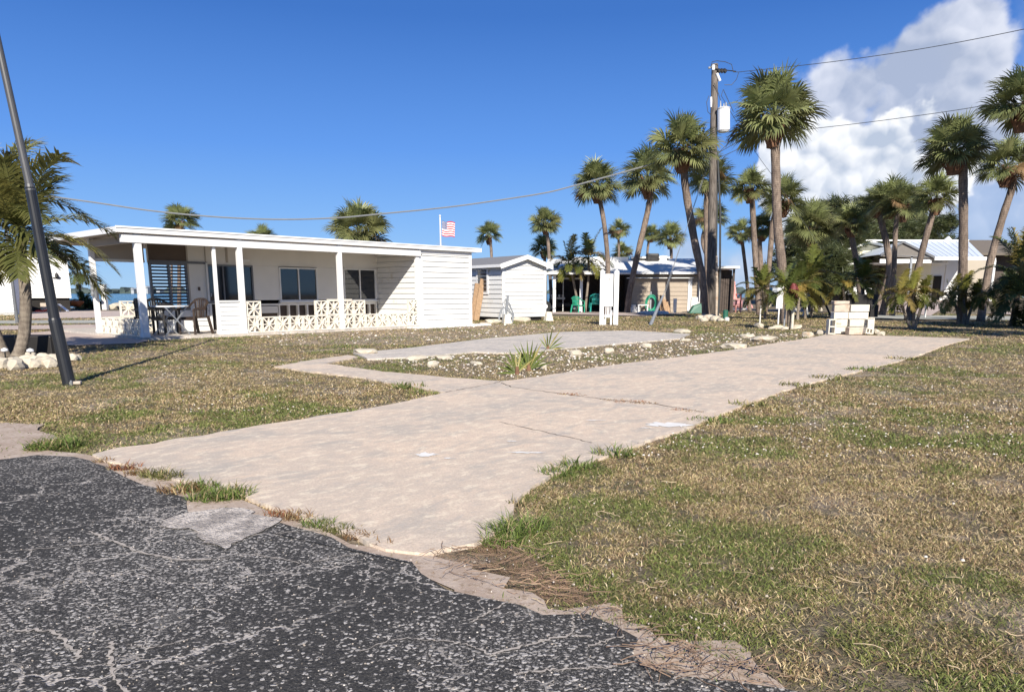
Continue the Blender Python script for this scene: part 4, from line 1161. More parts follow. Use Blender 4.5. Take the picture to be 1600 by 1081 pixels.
# clutter in front of the carport
mb = MB()
ch = make_chair('plastic_chair', 'green plastic armchair under the carport beside the white meter board', 'green_plastic', G(931, 488) + Vector((0, .3, 0)), R(180), 'green chairs')
ch.scale = (1.15, 1.15, 1.15)
ch2 = make_chair('plastic_chair', 'pale green plastic armchair tipped between the two coconut palm trunks', 'hose_green', G(903, 489) + Vector((0, .2, 0)), R(140), 'green chairs')
ct = thing('golf_cart', 'dark golf cart with a white striped seat parked in the carport', 'golf cart', G(880, 486) + Vector((0, -.1, 0)), rz)
mb = MB(); mb.box(-.9, .9, -.45, .45, .25, .5); mb.box(-.85, -.3, -.44, .44, .5, .75); mb.prism([(.4, .5), (.95, .5), (.9, .8), (.6, .85)], -.44, .44, 'y'); mb.build('body', 'dark_plastic', ct, bevel=.03)
mb = MB(); mb.box(-.75, .1, -.46, .40, .70, .82)
for k_ in range(4): mb.box(-.75 + k_ * .22, -.63 + k_ * .22, -.5, .3, .83, .98)
mb.build('seat', 'porcelain', ct, bevel=.02)
for x in (-.65, .65):
    for y in (-.47, .47):
        w_ = MB().tube([(x, y - .06, .24), (x, y + .06, .24)], .24, 16).build('wheel', 'tyre', ct)
        MB().tube([(x, y - .07, .24), (x, y + .07, .24)], .11, 12).build('rim', 'galv', w_)
wl_ = thing('parked_trailer', 'dark trailer wheel with a pale hub at the left edge of the carport', 'trailer', G(857, 488) + Vector((-.15, .45, 0)), rz)
mb = MB().tube([(0, -.1, .32), (0, .1, .32)], .32, 20); ww = mb.build('wheel', 'tyre', wl_); MB().tube([(0, -.12, .32), (0, .0, .32)], [.13, .16], 12).build('hub', 'porcelain', ww)
mb = MB(); mb.box(-.9, .1, .12, .9, .3, .55); mb.build('frame', 'dark_plastic', wl_)
# white step, low bench, green hose reel, planks and boxes by the garage
solo(MB().box(-.45, .35, -.1, .3, 0, .30).box(-.1, .1, -.1, .3, .301, .45), 'step_box', 'white_paint', 'small white box step against the tan garage left of the bench', 'step', G(990, 488.5), 0, bevel=.02)
bn = thing('small_bench', 'cream slatted bench beside the green hose reel', 'bench', G(1004, 489.5), 0)
MB().box(-.28, .28, -.15, .15, .42, .47).build('seat', 'pvc', bn)
for x in (-.24, .24): MB().box(x - .03, x + .03, -.12, .12, 0, .418).build('leg', 'pvc', bn)
hr = thing('hose_reel', 'big coil of green garden hose hanging on a stand by the tan garage', 'hose reel', G(1016, 489), 0)
mb = MB(); rg_ = random.Random(3)
for k_ in range(11):
    r_ = rg_.uniform(.26, .38); pts = [(r_ * .85 * math.cos(a) + rg_.uniform(-.01, .01), -.05 - .012 * k_, .52 + r_ * 1.25 * math.sin(a)) for a in np.linspace(0, 6.283, 22)]
    mb.tube(pts, .022, 6, cap=False)
mb.build('hose', 'hose_green', hr, smooth=True)
MB().box(-.04, .04, 0, .05, 0, 1.15).build('stand', 'galv', hr)
mb = MB()
for k_ in range(5): mb.bar((-.25 + k_ * .13, 0, 0), (-.12 + k_ * .12, .35, .95 - .12 * k_), .12, .03)
solo(mb, 'plank_stack', 'raw_wood', 'fan of reddish brown planks leaning on the garage door', 'planks', G(1037, 489), 0)
solo(MB().box(-.09, .09, -.06, .06, 0, .78), 'white_board', 'pvc', 'narrow white board standing between the planks and the white post', 'board', G(1054, 489.2), 0, bevel=.01)
solo(MB().box(-.15, .2, -.1, .1, 0, .85).box(.22, .3, -.1, .1, 0, .6), 'utility_cabinet', 'pvc', 'off white cabinet at the right corner of the tan garage', 'cabinet', G(1083, 489.5), 0, bevel=.02)
mb = MB(); mb.add([(-.4, -.2, 0), (.35, -.2, 0), (.35, .3, 0), (-.4, .3, 0), (-.15, -.1, .42), (.3, -.1, .55), (.3, .25, .55), (-.15, .25, .42)], [(3, 2, 1, 0), (4, 5, 6, 7), (0, 1, 5, 4), (1, 2, 6, 5), (2, 3, 7, 6), (3, 0, 4, 7)])
solo(mb, 'garden_bin', 'green_box', 'dark green sloped bin between the garage corner and the leaning palm', 'bin', G(1087, 490), 0, bevel=.04)
o = rock(G(1020, 491), (.95, .3, .14), seed=21, mat='white_paint'); o.name = 'sand_heap'; o.rotation_euler = (0, 0, 0); tag(o, 'low pale heap in front of the hose reel', 'sand heap')
pc = thing('tall_deck_chair', 'tall pink wooden deck chair at the end of the timber deck', 'chair', G(1144.5, 488), R(20))
mb = MB()
for k_ in range(5): mb.bar((-.26 + k_ * .13, .1, .75), (-.24 + k_ * .12, .32, 1.72), .11, .025)
mb.build('backrest', 'pink_paint', pc)
MB().box(-.3, .3, -.35, .12, .70, .75).build('seat', 'pink_paint', pc)
for s in (-1, 1):
    MB().box(s * .3 - .03, s * .3 + .03, -.32, -.24, 0, 1.0).build('leg', 'pink_paint', pc); MB().box(s * .3 - .03, s * .3 + .03, .08, .16, 0, 1.0).build('leg', 'pink_paint', pc); MB().box(s * .3 - .06, s * .3 + .06, -.36, .2, 1.001, 1.03).build('armrest', 'pink_paint', pc)
# the white meter board
mp = G(939.5, 507.5); mq = G(961.5, 507.5); Lm = (mq - mp).length
me_ = thing('meter_board', 'tall white meter board between two white posts, standing alone on the lawn', 'meter board', mp, 0)
mb = MB(); mb.box(-.07, .07, -.06, .06, 0, 1.80); mb.add([(-.085, -.075, 1.80), (.085, -.075, 1.80), (.085, .075, 1.80), (-.085, .075, 1.80), (0, 0, 1.88)], [(3, 2, 1, 0), (0, 1, 4), (1, 2, 4), (2, 3, 4), (3, 0, 4)]); mb.build('post', 'white_clean', me_)
mb = MB(); mb.box(Lm - .08, Lm + .08, -.06, .06, 0, 1.80); mb.add([(Lm - .09, -.075, 1.80), (Lm + .09, -.075, 1.80), (Lm + .09, .075, 1.80), (Lm - .09, .075, 1.80), (Lm, 0, 1.88)], [(3, 2, 1, 0), (0, 1, 4), (1, 2, 4), (2, 3, 4), (3, 0, 4)]); mb.build('post', 'white_clean', me_)
mb = MB(); mb.box(.072, .37, -.09, .05, .62, 1.72); pb = mb.build('cabinet', 'white_paint', me_, bevel=.012)
mb = MB(); mb.box(.10, .34, -.04, .02, .25, .36)
for x in (.14, .20, .245, .31): mb.tube([(x, -.05, .0 if x in (.14, .31) else .3), (x, -.05, .62)], .016, 8)
mb.box(.30, .36, -.06, .0, .30, .50)
mb.build('conduit', 'porcelain', me_)
mb = MB(); mb.box(.31, .36, -.03, .03, 0, .3); mb.box(.08, .12, -.03, .02, 0, .2); mb.build('stub_pipe', 'white_clean', me_)
tx = bpy.data.curves.new('number', 'FONT'); tx.body = '51'; tx.size = .13; tx.extrude = .003
to = bpy.data.objects.new('number', tx); COL.objects.link(to)
dg = bpy.context.evaluated_depsgraph_get(); tme = bpy.data.meshes.new_from_object(to.evaluated_get(dg)); bpy.data.objects.remove(to)
tme.materials.clear(); tme.materials.append(MATS['grey_metal']); to = bpy.data.objects.new('number_plate', tme); COL.objects.link(to)
to.parent = me_; to.location = (.20, -.096, 1.50); to.rotation_euler = (R(90), 0, 0)
# guy wire guard
ga = G(1016, 508); gt = at(1036, 462, 26.6)
gy_ = thing('guy_wire', 'grey plastic guard on the slanting guy wire left of the palms', 'guy wire', ga, 0)
mb = MB(); mb.tube([(0, 0, -.02), (gt - ga) * .5, gt - ga], [.06, .055, .035], 8); mb.build('wire_guard', 'galv', gy_)
ptop = at(1113, 240, 34.0)
mb = MB(); mb.tube([gt - ga, ptop - ga], .010, 5); mb.tube([gt - ga + Vector((.05, 0, 0)), at(1112, 235, 34.0) - ga], .008, 5); mb.build('steel_strand', 'wire_light', gy_)

# ------------------------------------------------------------------ utility pole
ub = G(1110, 496); ut = at(1117, 101, 34.4)
up = thing('utility_pole', 'weathered wooden utility pole with a transformer rising among the palms', 'utility pole', ub, 0)
UA = ut - ub
def ups(x, y, Y=None): return at(x, y, Y or 34.2) - ub
mb = MB(); mb.tube([UA * k_ for k_ in (-.002, .25, .5, .75, 1.0)], [.21, .19, .175, .16, .14], 14); mb.build('pole', 'pole_wood', up, smooth=True)
tr = MB().tube([ups(1130.5, 207, 33.9), ups(1130.5, 204, 33.9), ups(1130.5, 172, 33.9), ups(1130.5, 169.5, 33.9), ups(1130.5, 168, 33.9)], [.21, .27, .27, .30, .22], 20).build('transformer', 'porcelain', up)
mb = MB()
for x, y in ((1126, 158), (1131, 162), (1134.5, 160)): mb.tube([ups(x, 168, 33.9), ups(x, y, 33.9)], [.045, .02], 8)
mb.build('bushing', 'galv', tr)
mb = MB(); mb.bar(ups(1121, 178, 34.1), ups(1126, 178, 33.95), .08); mb.bar(ups(1121, 196, 34.1), ups(1126, 196, 33.95), .08); mb.build('bracket', 'galv', tr)
mb = MB()
for x in (1124, 1128.5, 1133): 
    mb.tube([ups(x - 1.8, 107.5), ups(x - 1.2, 110), ups(x + 1.2, 113), ups(x + 1.8, 113.5)], [.03, .085, .085, .03], 8)
mb.tube([ups(1118, 108), ups(1150, 112)], .02, 6)
mb.build('insulator', 'dark_plastic', up)
mb = MB(); mb.tube([ups(1120, 115), ups(1125, 127)], .06, 8); mb.build('cutout_fuse', 'porcelain', up); mb = MB(); mb.tube([ups(1111, 152), ups(1111.5, 168)], .05, 8); mb.build('cutout_fuse', 'porcelain', up); mb = MB(); mb.tube([ups(1107, 107), ups(1112, 105)], .05, 8); mb.box(*[v for pr in zip(tuple(ups(1113.5, 107) - Vector((.05, .15, .10))), tuple(ups(1113.5, 107) + Vector((.05, -.05, .10)))) for v in pr]); mb.build('pole_top_bracket', 'galv', up)
def pwire(pl, r=.012, Y=34.1):
    return [ups(x, y, Y) for x, y in pl]
mb = MB()
for pl in ([(1111, 103), (1113, 97), (1120, 95.5), (1133, 97), (1143, 101), (1146, 113)], [(1146, 113), (1154, 113)], [(1154, 114), (1151, 124), (1143, 133), (1132, 133)], [(1127, 150), (1130, 140), (1146, 175)], [(1126, 157), (1122, 145), (1116, 130)],
    [(1134, 215), (1140, 212), (1146, 215)], [(1117, 240), (1128, 236), (1142, 228), (1152, 222), (1156, 214), (1155, 205)], [(1118, 245), (1132, 243), (1150, 235), (1158, 226), (1160, 212)], [(1117, 250), (1122, 240), (1130, 232), (1138, 224)], [(1108, 150), (1104, 160), (1106, 175), (1111, 180)], [(1110, 235), (1102, 230), (1095, 238), (1108, 246)]):
    mb.tube(pwire(pl), .014, 5)
mb.build('jumper_wire', 'wire', up)
mb = MB(); mb.tube([ups(1119, 200, 34.0), ups(1120.5, 320, 34.0), ups(1119, 420, 34.0), ups(1117, 494, 34.0)], .035, 7); mb.tube([ups(1121.5, 250, 33.9), ups(1125.5, 330, 33.9), ups(1125, 430, 33.9), ups(1122, 495, 33.9)], .045, 7); mb.build('riser_cable', 'wire', up)
mb = MB(); mb.tube([ups(1119.5, 497, 33.95), ups(1120, 450, 33.95), ups(1119, 400, 33.95)], .07, 8); mb.build('conduit', 'cinder_pink', up)
mb = MB(); mb.tube([ups(1100, 476, 33.9) , ups(1104, 476, 33.9)], .05, 8); mb.tube([ups(1102, 497, 33.9), ups(1101.5, 440, 33.9)], .05, 8); mb.build('meter_pipe', 'galv', up)
for i, (dx, y, s) in enumerate([(-9, 500, .2), (-5, 497, .22), (-1, 501, .24), (3, 498, .2), (7, 501.5, .22), (-12, 499, .15), (11, 499, .16), (0, 495.5, .2), (5, 494.5, .18), (-6, 502.5, .16), (13, 502, .14), (9, 495, .17)]):
    o = rock(G(1108 + dx * 1.35, y), (s * 1.1, s * .8, s * .75), seed=40 + i)
    tag(o, 'cream limestone rock in the heap round the foot of the utility pole', 'rock', 'rocks heaped at the foot of the utility pole')
gs = thing('green_stub', 'green pipe stub with a white stone at its foot, right of the utility pole', 'pipe stub', G(1133, 501), 0)
MB().tube([(0, 0, 0), (0, 0, .40), (0, 0, .42)], [.10, .10, .06], 12).build('pipe', 'green_box', gs)
MB().tube([(.04, -.1, 0), (.04, -.1, .12), (.04, -.1, .14)], [.1, .09, .04], 8).build('footing', 'pvc', gs)
solo(MB().tube([(0, 0, 0), (0, 0, .34)], .025, 8).tube([(0, 0, .34), (.03, 0, .37), (.02, 0, .42)], .03, 8), 'standpipe', 'pvc', 'thin white standpipe poking out of the rock heap at the utility pole', 'standpipe', G(1109, 493.5), 0)
solo(MB().tube([(0, 0, 0), (0, 0, .62)], .022, 8).tube([(0, 0, .60), (.0, 0, .66)], .032, 8), 'standpipe', 'pvc', 'white pipe stake in the lawn left of the staked young palm', 'standpipe', G(1187, 508), 0)

# ------------------------------------------------------------------ overhead wires
def wire(name, label, pts, r, mat='wire', n=30):
    """pts: (pixel x, pixel y, depth)"""
    P = [at(x, y, Y) for x, y, Y in pts]
    o = MB().tube([p - P[0] for p in P], r, 5, cap=False)
    return solo(o, name, mat, label, 'overhead wire', P[0])
def interp(pl, Y0, Y1):
    x0, x1 = pl[0][0], pl[-1][0]
    # Catmull-Rom through the traced points
    out = []
    for i in range(len(pl) - 1):
        p0, p1, p2, p3 = pl[max(i - 1, 0)], pl[i], pl[i + 1], pl[min(i + 2, len(pl) - 1)]
        for j in range(6):
            t_ = j / 6
            v = [.5 * (2 * p1[k] + (p2[k] - p0[k]) * t_ + (2 * p0[k] - 5 * p1[k] + 4 * p2[k] - p3[k]) * t_ ** 2 + (-p0[k] + 3 * p1[k] - 3 * p2[k] + p3[k]) * t_ ** 3) for k in (0, 1)]
            out.append((v[0], v[1], Y0 + (Y1 - Y0) * (v[0] - x0) / (x1 - x0)))
    out.append((pl[-1][0], pl[-1][1], Y1)); return out
wire('service_cable', 'thick grey service cable sagging over the porch building to the utility pole', interp([(-120, 268), (0, 295), (150, 317), (240, 330), (335, 339), (430, 343), (520, 341), (600, 334), (700, 324), (780, 313), (850, 302), (895, 291), (1000, 262), (1060, 244), (1110, 232)], 30, 34.0), .032, 'wire_light')
wire('power_line', 'thin power line running right from the top of the utility pole', interp([(1154, 113), (1300, 97), (1450, 75), (1600, 46), (1720, 18)], 34.1, 26), .013)
wire('power_line', 'thin lower power line crossing the cloud behind the tall palm', interp([(1122, 205), (1200, 207), (1300, 198), (1420, 183), (1540, 165), (1720, 132)], 34.1, 26), .012)
wire('guy_strand', 'thin guy strand slanting down right from the transformer', interp([(1127, 150), (1175, 230), (1225, 300), (1290, 400)], 34.1, 38), .010)

# ------------------------------------------------------------------ flagpole
fb_ = GD(691, 40)
fp = thing('flagpole', 'white flagpole flying the stars and stripes behind the porch building', 'flagpole', fb_, 0)
ftop = at(687.5, 339, 40)
mb = MB(); mb.tube([Vector((0, 0, 0)), ftop - fb_], [.05, .035], 8); mb.build('pole', 'white_clean', fp)
mb = MB(); p = ftop - fb_; mb.tube([p, p + Vector((0, 0, .05)), p + Vector((0, 0, .1))], [.03, .07, .02], 8); mb.build('finial', 'white_clean', fp)
n1_, n2_ = 14, 8; q0 = at(690.5, 344.5, 40) - fb_; vs, fs, uvs = [], [], []
fw, fh = .68, .76
for j in range(n2_ + 1):
    for i in range(n1_ + 1):
        a, b = i / n1_, j / n2_
        vs.append((q0.x + a * fw - .02 * b, q0.y + .06 * math.sin(a * 9 + b * 1.5) * a ** .5, q0.z - b * fh - .12 * a - .04 * math.sin(a * 6))); uvs.append((a, 1 - b))
for j in range(n2_):
    for i in range(n1_): o_ = j * (n1_ + 1) + i; fs.append((o_, o_ + 1, o_ + n1_ + 2, o_ + n1_ + 1))
mb = MB(); mb.add(vs, fs); fo = mb.build('flag', 'flag', fp, smooth=True)
uvl = fo.data.uv_layers.new(name='UVMap')
for lp in fo.data.loops: uvl.data[lp.index].uv = uvs[lp.vertex_index]

# ------------------------------------------------------------------ left: white mobile home, pole, rocks
A, B = G(30, 487.5), G(114, 486.5)
L, rz = basis(A, B)
mh2 = thing('mobile_home', 'white lap sided mobile home raised on dark skirting at the far left', 'building', A, rz)
mb = MB(); mb.siding(-6, L, .78, 2.98, 0, .2, .02); mb.box(-6, L, .055, .1, .78, 2.99); mb.prism([(-6, 2.985), (L, 2.985), (L, 3.04), (-1.5, 3.72), (-6, 3.05)], .0, .1, 'y'); mb.box(L - .1, L, .1, 4, .78, 3.0); mb.build('wall', 'white_paint', mh2)
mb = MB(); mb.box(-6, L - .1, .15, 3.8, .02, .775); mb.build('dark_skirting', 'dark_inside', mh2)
mb = MB(); mb.prism([(-6.2, 3.03), (-1.5, 3.73), (L + .2, 3.02), (L + .2, 3.13), (-1.5, 3.84), (-6.2, 3.14)], -.2, 4.2, 'y'); mb.build('roof', 'white_clean', mh2)
wlp = MB(); x_ = L - .62; wlp.box(x_ - .06, x_ + .06, -.12, -.03, 1.95, 2.0); wlp.tube([(x_, -.14, 1.98), (x_, -.14, 2.12), (x_, -.14, 2.24)], [.10, .09, .02], 8); wlp.box(x_ - .2, x_ + .2, -.06, -.025, 1.90, 1.95); wlp.build('wall_lamp', 'dark_plastic', mh2)
A2 = G(24, 492)
an = thing('white_annex', 'narrower white sided annex in front of the mobile home at the left edge', 'building', A2, R(14))
mb = MB(); mb.siding(-6, 0, .1, 3.1, 0, .15, .018); mb.box(-6, 0, .055, .12, .0, 3.2); mb.box(-.1, 0, .12, 1.5, 0, 3.1)
mb.build('wall', 'white_paint', an)
MB().prism([(-6.1, 3.1), (.12, 3.1), (.12, 3.2), (-3, 3.75), (-6.1, 3.25)], -.2, 1.6, 'y').build('roof', 'white_clean', an)
# things under and before the mobile home
solo(MB().tube([(0, 0, 0), (0, 0, .32), (0, 0, .34)], [.16, .20, .20], 14).tube([(0, 0, .34), (0, 0, .42)], [.2, .12], 14), 'plastic_tub', 'red_plastic', 'red plastic tub under the mobile home', 'tub', G(54, 487), 0)
solo(MB().box(-.15, .2, -.1, .1, 0, .1).tube([(.25, 0, .04), (.5, 0, .12)], .06, 6), 'plastic_scoop', 'red_plastic', 'small red plastic scoop lying right of the red tub', 'toy', G(61, 487.5), 0)
solo(MB().tube([(0, 0, 0), (0, 0, .40), (0, 0, .43)], [.14, .17, .15], 12), 'plastic_bucket', 'yellow_plastic', 'yellow bucket left of the red tub', 'bucket', G(46, 487), 0)
solo(MB().box(-.33, .33, -.2, .2, 0, .50).box(-.2, .2, -.3, -.201, 0, .2), 'masonry_step', 'cinder_pink', 'pinkish masonry block step under the mobile home', 'step', G(76, 487), 0, bevel=.02)
solo(MB().tube([(-.5, 0, .48), (-.3, 0, .42), (.2, 0, .40), (.5, 0, .52)], [.05, .20, .20, .05], 12), 'kayak', 'orange_paint', 'orange brown kayak stored under the right end of the mobile home', 'kayak', G(105, 485) + Vector((.1, .8, 0)), .1)
lc = thing('lounge_chair', 'white folding lounger tilted beside the orange kayak', 'chair', G(99, 487.5), .2)
MB().bar((-.2, 0, .45), (.25, 0, .05), .35, .03).build('seat', 'porcelain', lc)
MB().bar((-.2, 0, .0), (-.02, 0, .35), .03).build('leg', 'galv', lc)
# far white marker post by the water
solo(MB().box(-.14, .14, -.14, .14, 0, 1.55).box(-.17, .17, -.17, .17, 1.552, 1.62), 'dock_post', 'white_paint', 'white post standing alone by the water, seen through the porch', 'post', G(165, 484), 0)
for i, (x, s) in enumerate([(185, .7), (200, .9), (216, .5), (208, .5)]):
    o = rock(G(x, 482.5), (s, .5, .3), seed=70 + i); tag(o, 'pale shoreline boulder seen through the porch', 'rock', 'boulders along the shore')
# tall black pole
pb0 = G(108, 600)
bp = thing('metal_pole', 'tall black metal pole with a grey upper section leaning left in the foreground', 'pole', pb0, 0)
j1 = at(85.5, 500, 8.97) - pb0; j2 = at(47, 293, 8.97) - pb0; j3 = at(0, 80, 8.97) - pb0; j4 = j3 + (j3 - j2) * 1.1
mb = MB(); mb.tube([Vector((0, 0, -.05)), Vector((0, 0, .02)) + j1 * .02, j1 * .96, j1 * 1.0, j1 * 1.03, j2], [.076, .073, .070, .068, .060, .056], 16); mb.build('lower_section', 'black_metal', bp, smooth=False)
mb = MB(); mb.tube([j2 * .995, j3, j4], [.044, .038, .032], 14); mb.tube([j2 * .985, j2 * 1.015], [.058, .048], 14); mb.build('upper_section', 'dark_grey', bp)
MB().tube([j4, j4 + Vector((0, 0, .12)), j4 + Vector((0, 0, .3))], [.05, .12, .03], 12).build('cap', 'grey_metal', bp)
MB().tube([(.06, -.06, 0), (.07, -.07, .05)], [.02, .012], 8).build('anchor_bolt', 'galv', bp)
o = MB().box(-.08, .08, -.05, .05, 0, .035); solo(o, 'base_stone', 'cinder_pink', 'small stone lying at the foot of the black pole', 'stone', G(116, 600), .3, bevel=.01)
thin = G(27, 505); solo(MB().tube([(0, 0, 0), at(6, 330, 30) - at(27, 505, 30)], [.06, .045], 8), 'thin_post', 'grey_metal', 'thin dark pole leaning behind the left coconut palm', 'pole', Vector((thin.x, thin.y, 0)))
# planter and globes at the left palm
pl_ = thing('planter_box', 'low black planter box behind the curved coconut palm', 'planter', G(20, 556) + Vector((.1, .5, 0)), .05)
MB().box(-.75, .42, -.25, .25, 0, .33).build('box', 'dark_plastic', pl_, bevel=.015)
MB().box(-.72, .39, -.22, .22, .331, .335).build('soil_fill', 'dirt_pot', pl_)
for (x, y, lb) in [(9, 551, 'white globe solar light between the two left palm trunks'), (49, 552, 'white capped solar light on the limestone rocks beside the curved palm')]:
    s_ = thing('solar_light', lb, 'garden light', G(x, y + 10), 0)
    MB().tube([(0, 0, 0), (0, 0, .13)], .012, 6).build('stake', 'dark_plastic', s_)
    MB().tube([(0, 0, .12), (0, 0, .14), (0, 0, .17), (0, 0, .19)], [.03, .055, .05, .01], 12).build('globe', 'porcelain', s_)
for i, (x, y, s) in enumerate([(-14, 575, .14), (2, 574, .15), (22, 571, .13), (26, 577, .15), (42, 566, .12), (44, 574, .13), (48, 558, .09), (57, 568, .12), (58, 574, .11), (70, 569, .12), (78, 573, .13), (86, 565, .12), (92, 570, .12), (100, 568, .10), (114, 563, .11), (120, 562, .09), (68, 561, .10), (34, 570, .09)]):
    o = rock(G(x, y), (s * 1.15, s * .8, s * .8), seed=90 + i)
    tag(o, 'cream limestone rock in the border at the foot of the left coconut palms', 'rock', 'rocks round the left coconut palms')
# small rocks in the bare patch between slab and driveway
spots = [(676, 572, .11, 'round white rock alone near the left end of the bare patch'), (745, 569, .13, 'flat white rock lying in line with the spiky plants'), (815, 571, .16, 'chunky white rock at the foot of the big spiky plant'), (843, 575, .12, 'white rock tucked right of the big spiky plant'),
    (1146, 544, .30, 'squarish pale concrete slab fragment at the edge of the driveway lawn'), (1194, 533, .34, 'long white concrete slab on the lawn beside the driveway'), (1066, 520, .3, 'broken pale slab end at the far corner of the grey slab'), (1262, 526, .16, 'white broken block left of the cinder block stack'),
    (1168, 527, .22, 'white flat rubble left of the young staked palm'), (1070, 533, .16, 'pale lump at the corner between slab and lawn'), (952, 551, .12, 'white rock among the rubble in the middle patch'), (1010, 543, .12, 'white rock in the rubble halfway along the driveway edge'),
    (900, 556, .14, 'pale rock right of the small spiky plant'), (650, 562, .22, 'flat white flagstone at the near corner of the grey slab'), (695, 561, .2, 'flat white flagstone lapping the slab edge'), (571, 553, .28, 'flat white flagstone where the path meets the slab')]
for i, (x, y, s, lb) in enumerate(spots):
    flat = 'flat' in lb or 'slab' in lb
    o = rock(G(x, y), (s, s * .55, s * (.28 if flat else .6)), seed=140 + i); o.name = 'flagstone' if 'flagstone' in lb else 'broken_rock'; o.rotation_euler[0] *= .2; o.rotation_euler[1] *= .2
    tag(o, lb, 'rock')

# ------------------------------------------------------------------ cinder block stack
def cinder_mesh(holes=True, L_=.39, W_=.19, H_=.182):
    """block with its two cores running along z, length along x"""
    mb = MB(); t_ = .032
    if not holes: mb.box(-L_ / 2, L_ / 2, -W_ / 2, W_ / 2, 0, H_); return mb
    mb.box(-L_ / 2, L_ / 2, -W_ / 2, -W_ / 2 + t_, 0, H_); mb.box(-L_ / 2, L_ / 2, W_ / 2 - t_, W_ / 2, 0, H_)
    for x in (-L_ / 2, -t_ / 2, L_ / 2 - t_): mb.box(x, x + t_, -W_ / 2 + t_, W_ / 2 - t_, .001, H_ - .001)
    return mb
BC = G(1325, 523.5); sc_ = 523.5
def bpos(x): return G(x, 523.5).x - BC.x
blocks = []
def cblock(x, y, z, lb, rot=(0, 0, 0), mat='cinder', dims=(.39, .19, .182)):
    o = cinder_mesh(True, *dims).build('cinder_block', mat, None, bevel=.010)
    o.location = (BC.x + x, BC.y + y, z); o.rotation_euler = rot
    tag(o, lb, 'cinder block', 'cinder blocks stacked at the end of the driveway'); return o
zb = .03
cblock(bpos(1294.5), -.02, zb + .195, 'upright cinder block with two square holes at the left of the stack', (R(90), R(90), 0))
names = ['bottom', 'second', 'third', 'fourth']
for k_ in range(4):
    cblock(bpos(1311.5) + (.01 if k_ % 2 else -.005) + .01 * k_, .13 + .02 * (k_ % 2), zb + k_ * .192, names[k_] + ' block from the ground in the left column of the stack', (0, 0, R([3, -4, 6, -2][k_])), 'cinder_pink' if k_ == 3 else 'cinder')
cblock(bpos(1312), .13, zb + 4 * .192, 'thin pinkish cap block topping the left column of the stack', (0, 0, R(3)), 'cinder_pink', (.41, .2, .085))
for k_ in range(4):
    cblock(bpos(1340) + .015 * (k_ % 2), .12, zb + k_ * .192, names[k_] + ' block from the ground in the right column of the stack', (0, 0, R([-2, 4, -5, 3][k_])), 'cinder', (.50, .2, .180))
cblock(bpos(1329), -.22, zb + .001, 'pinkish block lying on the slab in front of the stack', (0, 0, R(6)), 'cinder_pink', (.42, .2, .18))
cblock(bpos(1345), -.28, zb + .195 * .5, 'small white block piece leaning on the front pinkish block', (R(90), R(8), R(5)), 'cinder', (.20, .15, .16))
cblock(bpos(1350), -.05, zb + .195, 'block stood on end at the front of the right column', (0, R(90), R(4)), 'cinder')
cblock(bpos(1358.5), .0, zb + .22, 'narrow white block on end closing the right side of the stack', (0, R(90), R(80)), 'cinder', (.42, .19, .10))
for i, (x, y, s, lb) in enumerate([(1367, 522, .15, 'broken lump leaning right of the cinder block stack'), (1376, 524, .12, 'small white rubble piece furthest right of the cinder block stack'), (1283, 523, .14, 'flat white fragment left of the upright cinder block')]):
    o = rock(G(x, y), (s, s * .7, s * .7), seed=170 + i); o.name = 'broken_rock'; tag(o, lb, 'rock')
# ------------------------------------------------------------------ cream houses on the right
def pt(x, y, Y): return at(x, y, Y)
class PB(MB):
    """boxes given by photo columns / heights at a depth, stored relative to a base"""
    def __init__(s, base): super().__init__(Matrix.Translation(-base)); s.b = base
    def pbox(s, x0, x1, z0, z1, Y0, Y1):
        X0, X1 = pt(x0, HZ, Y0).x, pt(x1, HZ, Y0).x
        return s.box(X0, X1, Y0, Y1, z0, z1)
def zr(row, Y): return H + (HZ - row) * Y / 1152.0
GZ = .45
B0 = Vector((pt(1390, 470, 60).x, 60, GZ))
cb = thing('cream_house', 'cream gabled house with a thin white porch roof behind the bare palm trunks', 'building', B0)
m1 = PB(B0); X0, X1, XP = pt(1327, 0, 64).x, pt(1470, 0, 64).x, pt(1392, 0, 64).x
ze, zp = zr(402, 64), zr(384, 64)
m1.prism([(X0, GZ), (X1, GZ), (X1, ze), (XP, zp - .12), (X0, ze)], 64, 72, 'y'); m1.build('wall', 'cream_wall', cb)
m1 = PB(B0); s_ = (zp - ze) / (XP - X0)
m1.prism([(X0 - .5, ze - .5 * s_ + .05), (XP, zp), (X1 + .5, ze + .05 - .2), (X1 + .5, ze + .2 - .2), (XP, zp + .16), (X0 - .5, ze - .5 * s_ + .21)], 63.4, 72.3, 'y'); rf = m1.build('roof', 'white_clean', cb)
m1 = PB(B0); m1.pbox(1290, 1478, zr(415, 60), zr(412.5, 60), 60, 64); m1.build('porch_roof', 'white_clean', cb)
m1 = PB(B0); m1.pbox(1299.5, 1303.5, GZ, zr(415, 60), 60.1, 60.3); m1.bar(pt(1300, 430, 60.2), pt(1293, 417, 60.2), .1); m1.build('post', 'white_clean', cb)
m1 = PB(B0); m1.pbox(1372, 1468, GZ, zr(414, 63.8), 63.7, 63.98); m1.build('shaded_wall', 'beige_wall', cb)  # shade below the porch roof put into a darker beige wall sheet
m1 = PB(B0); m1.pbox(1419, 1451, GZ, zr(408, 59), 58.9, 63.6); m1.build('side_room', 'cream_wall', cb)
m1 = PB(B0); m1.pbox(1400, 1415, GZ, zr(451, 63.5), 63.5, 63.65); m1.build('garage_hatch', 'orange_paint', cb)
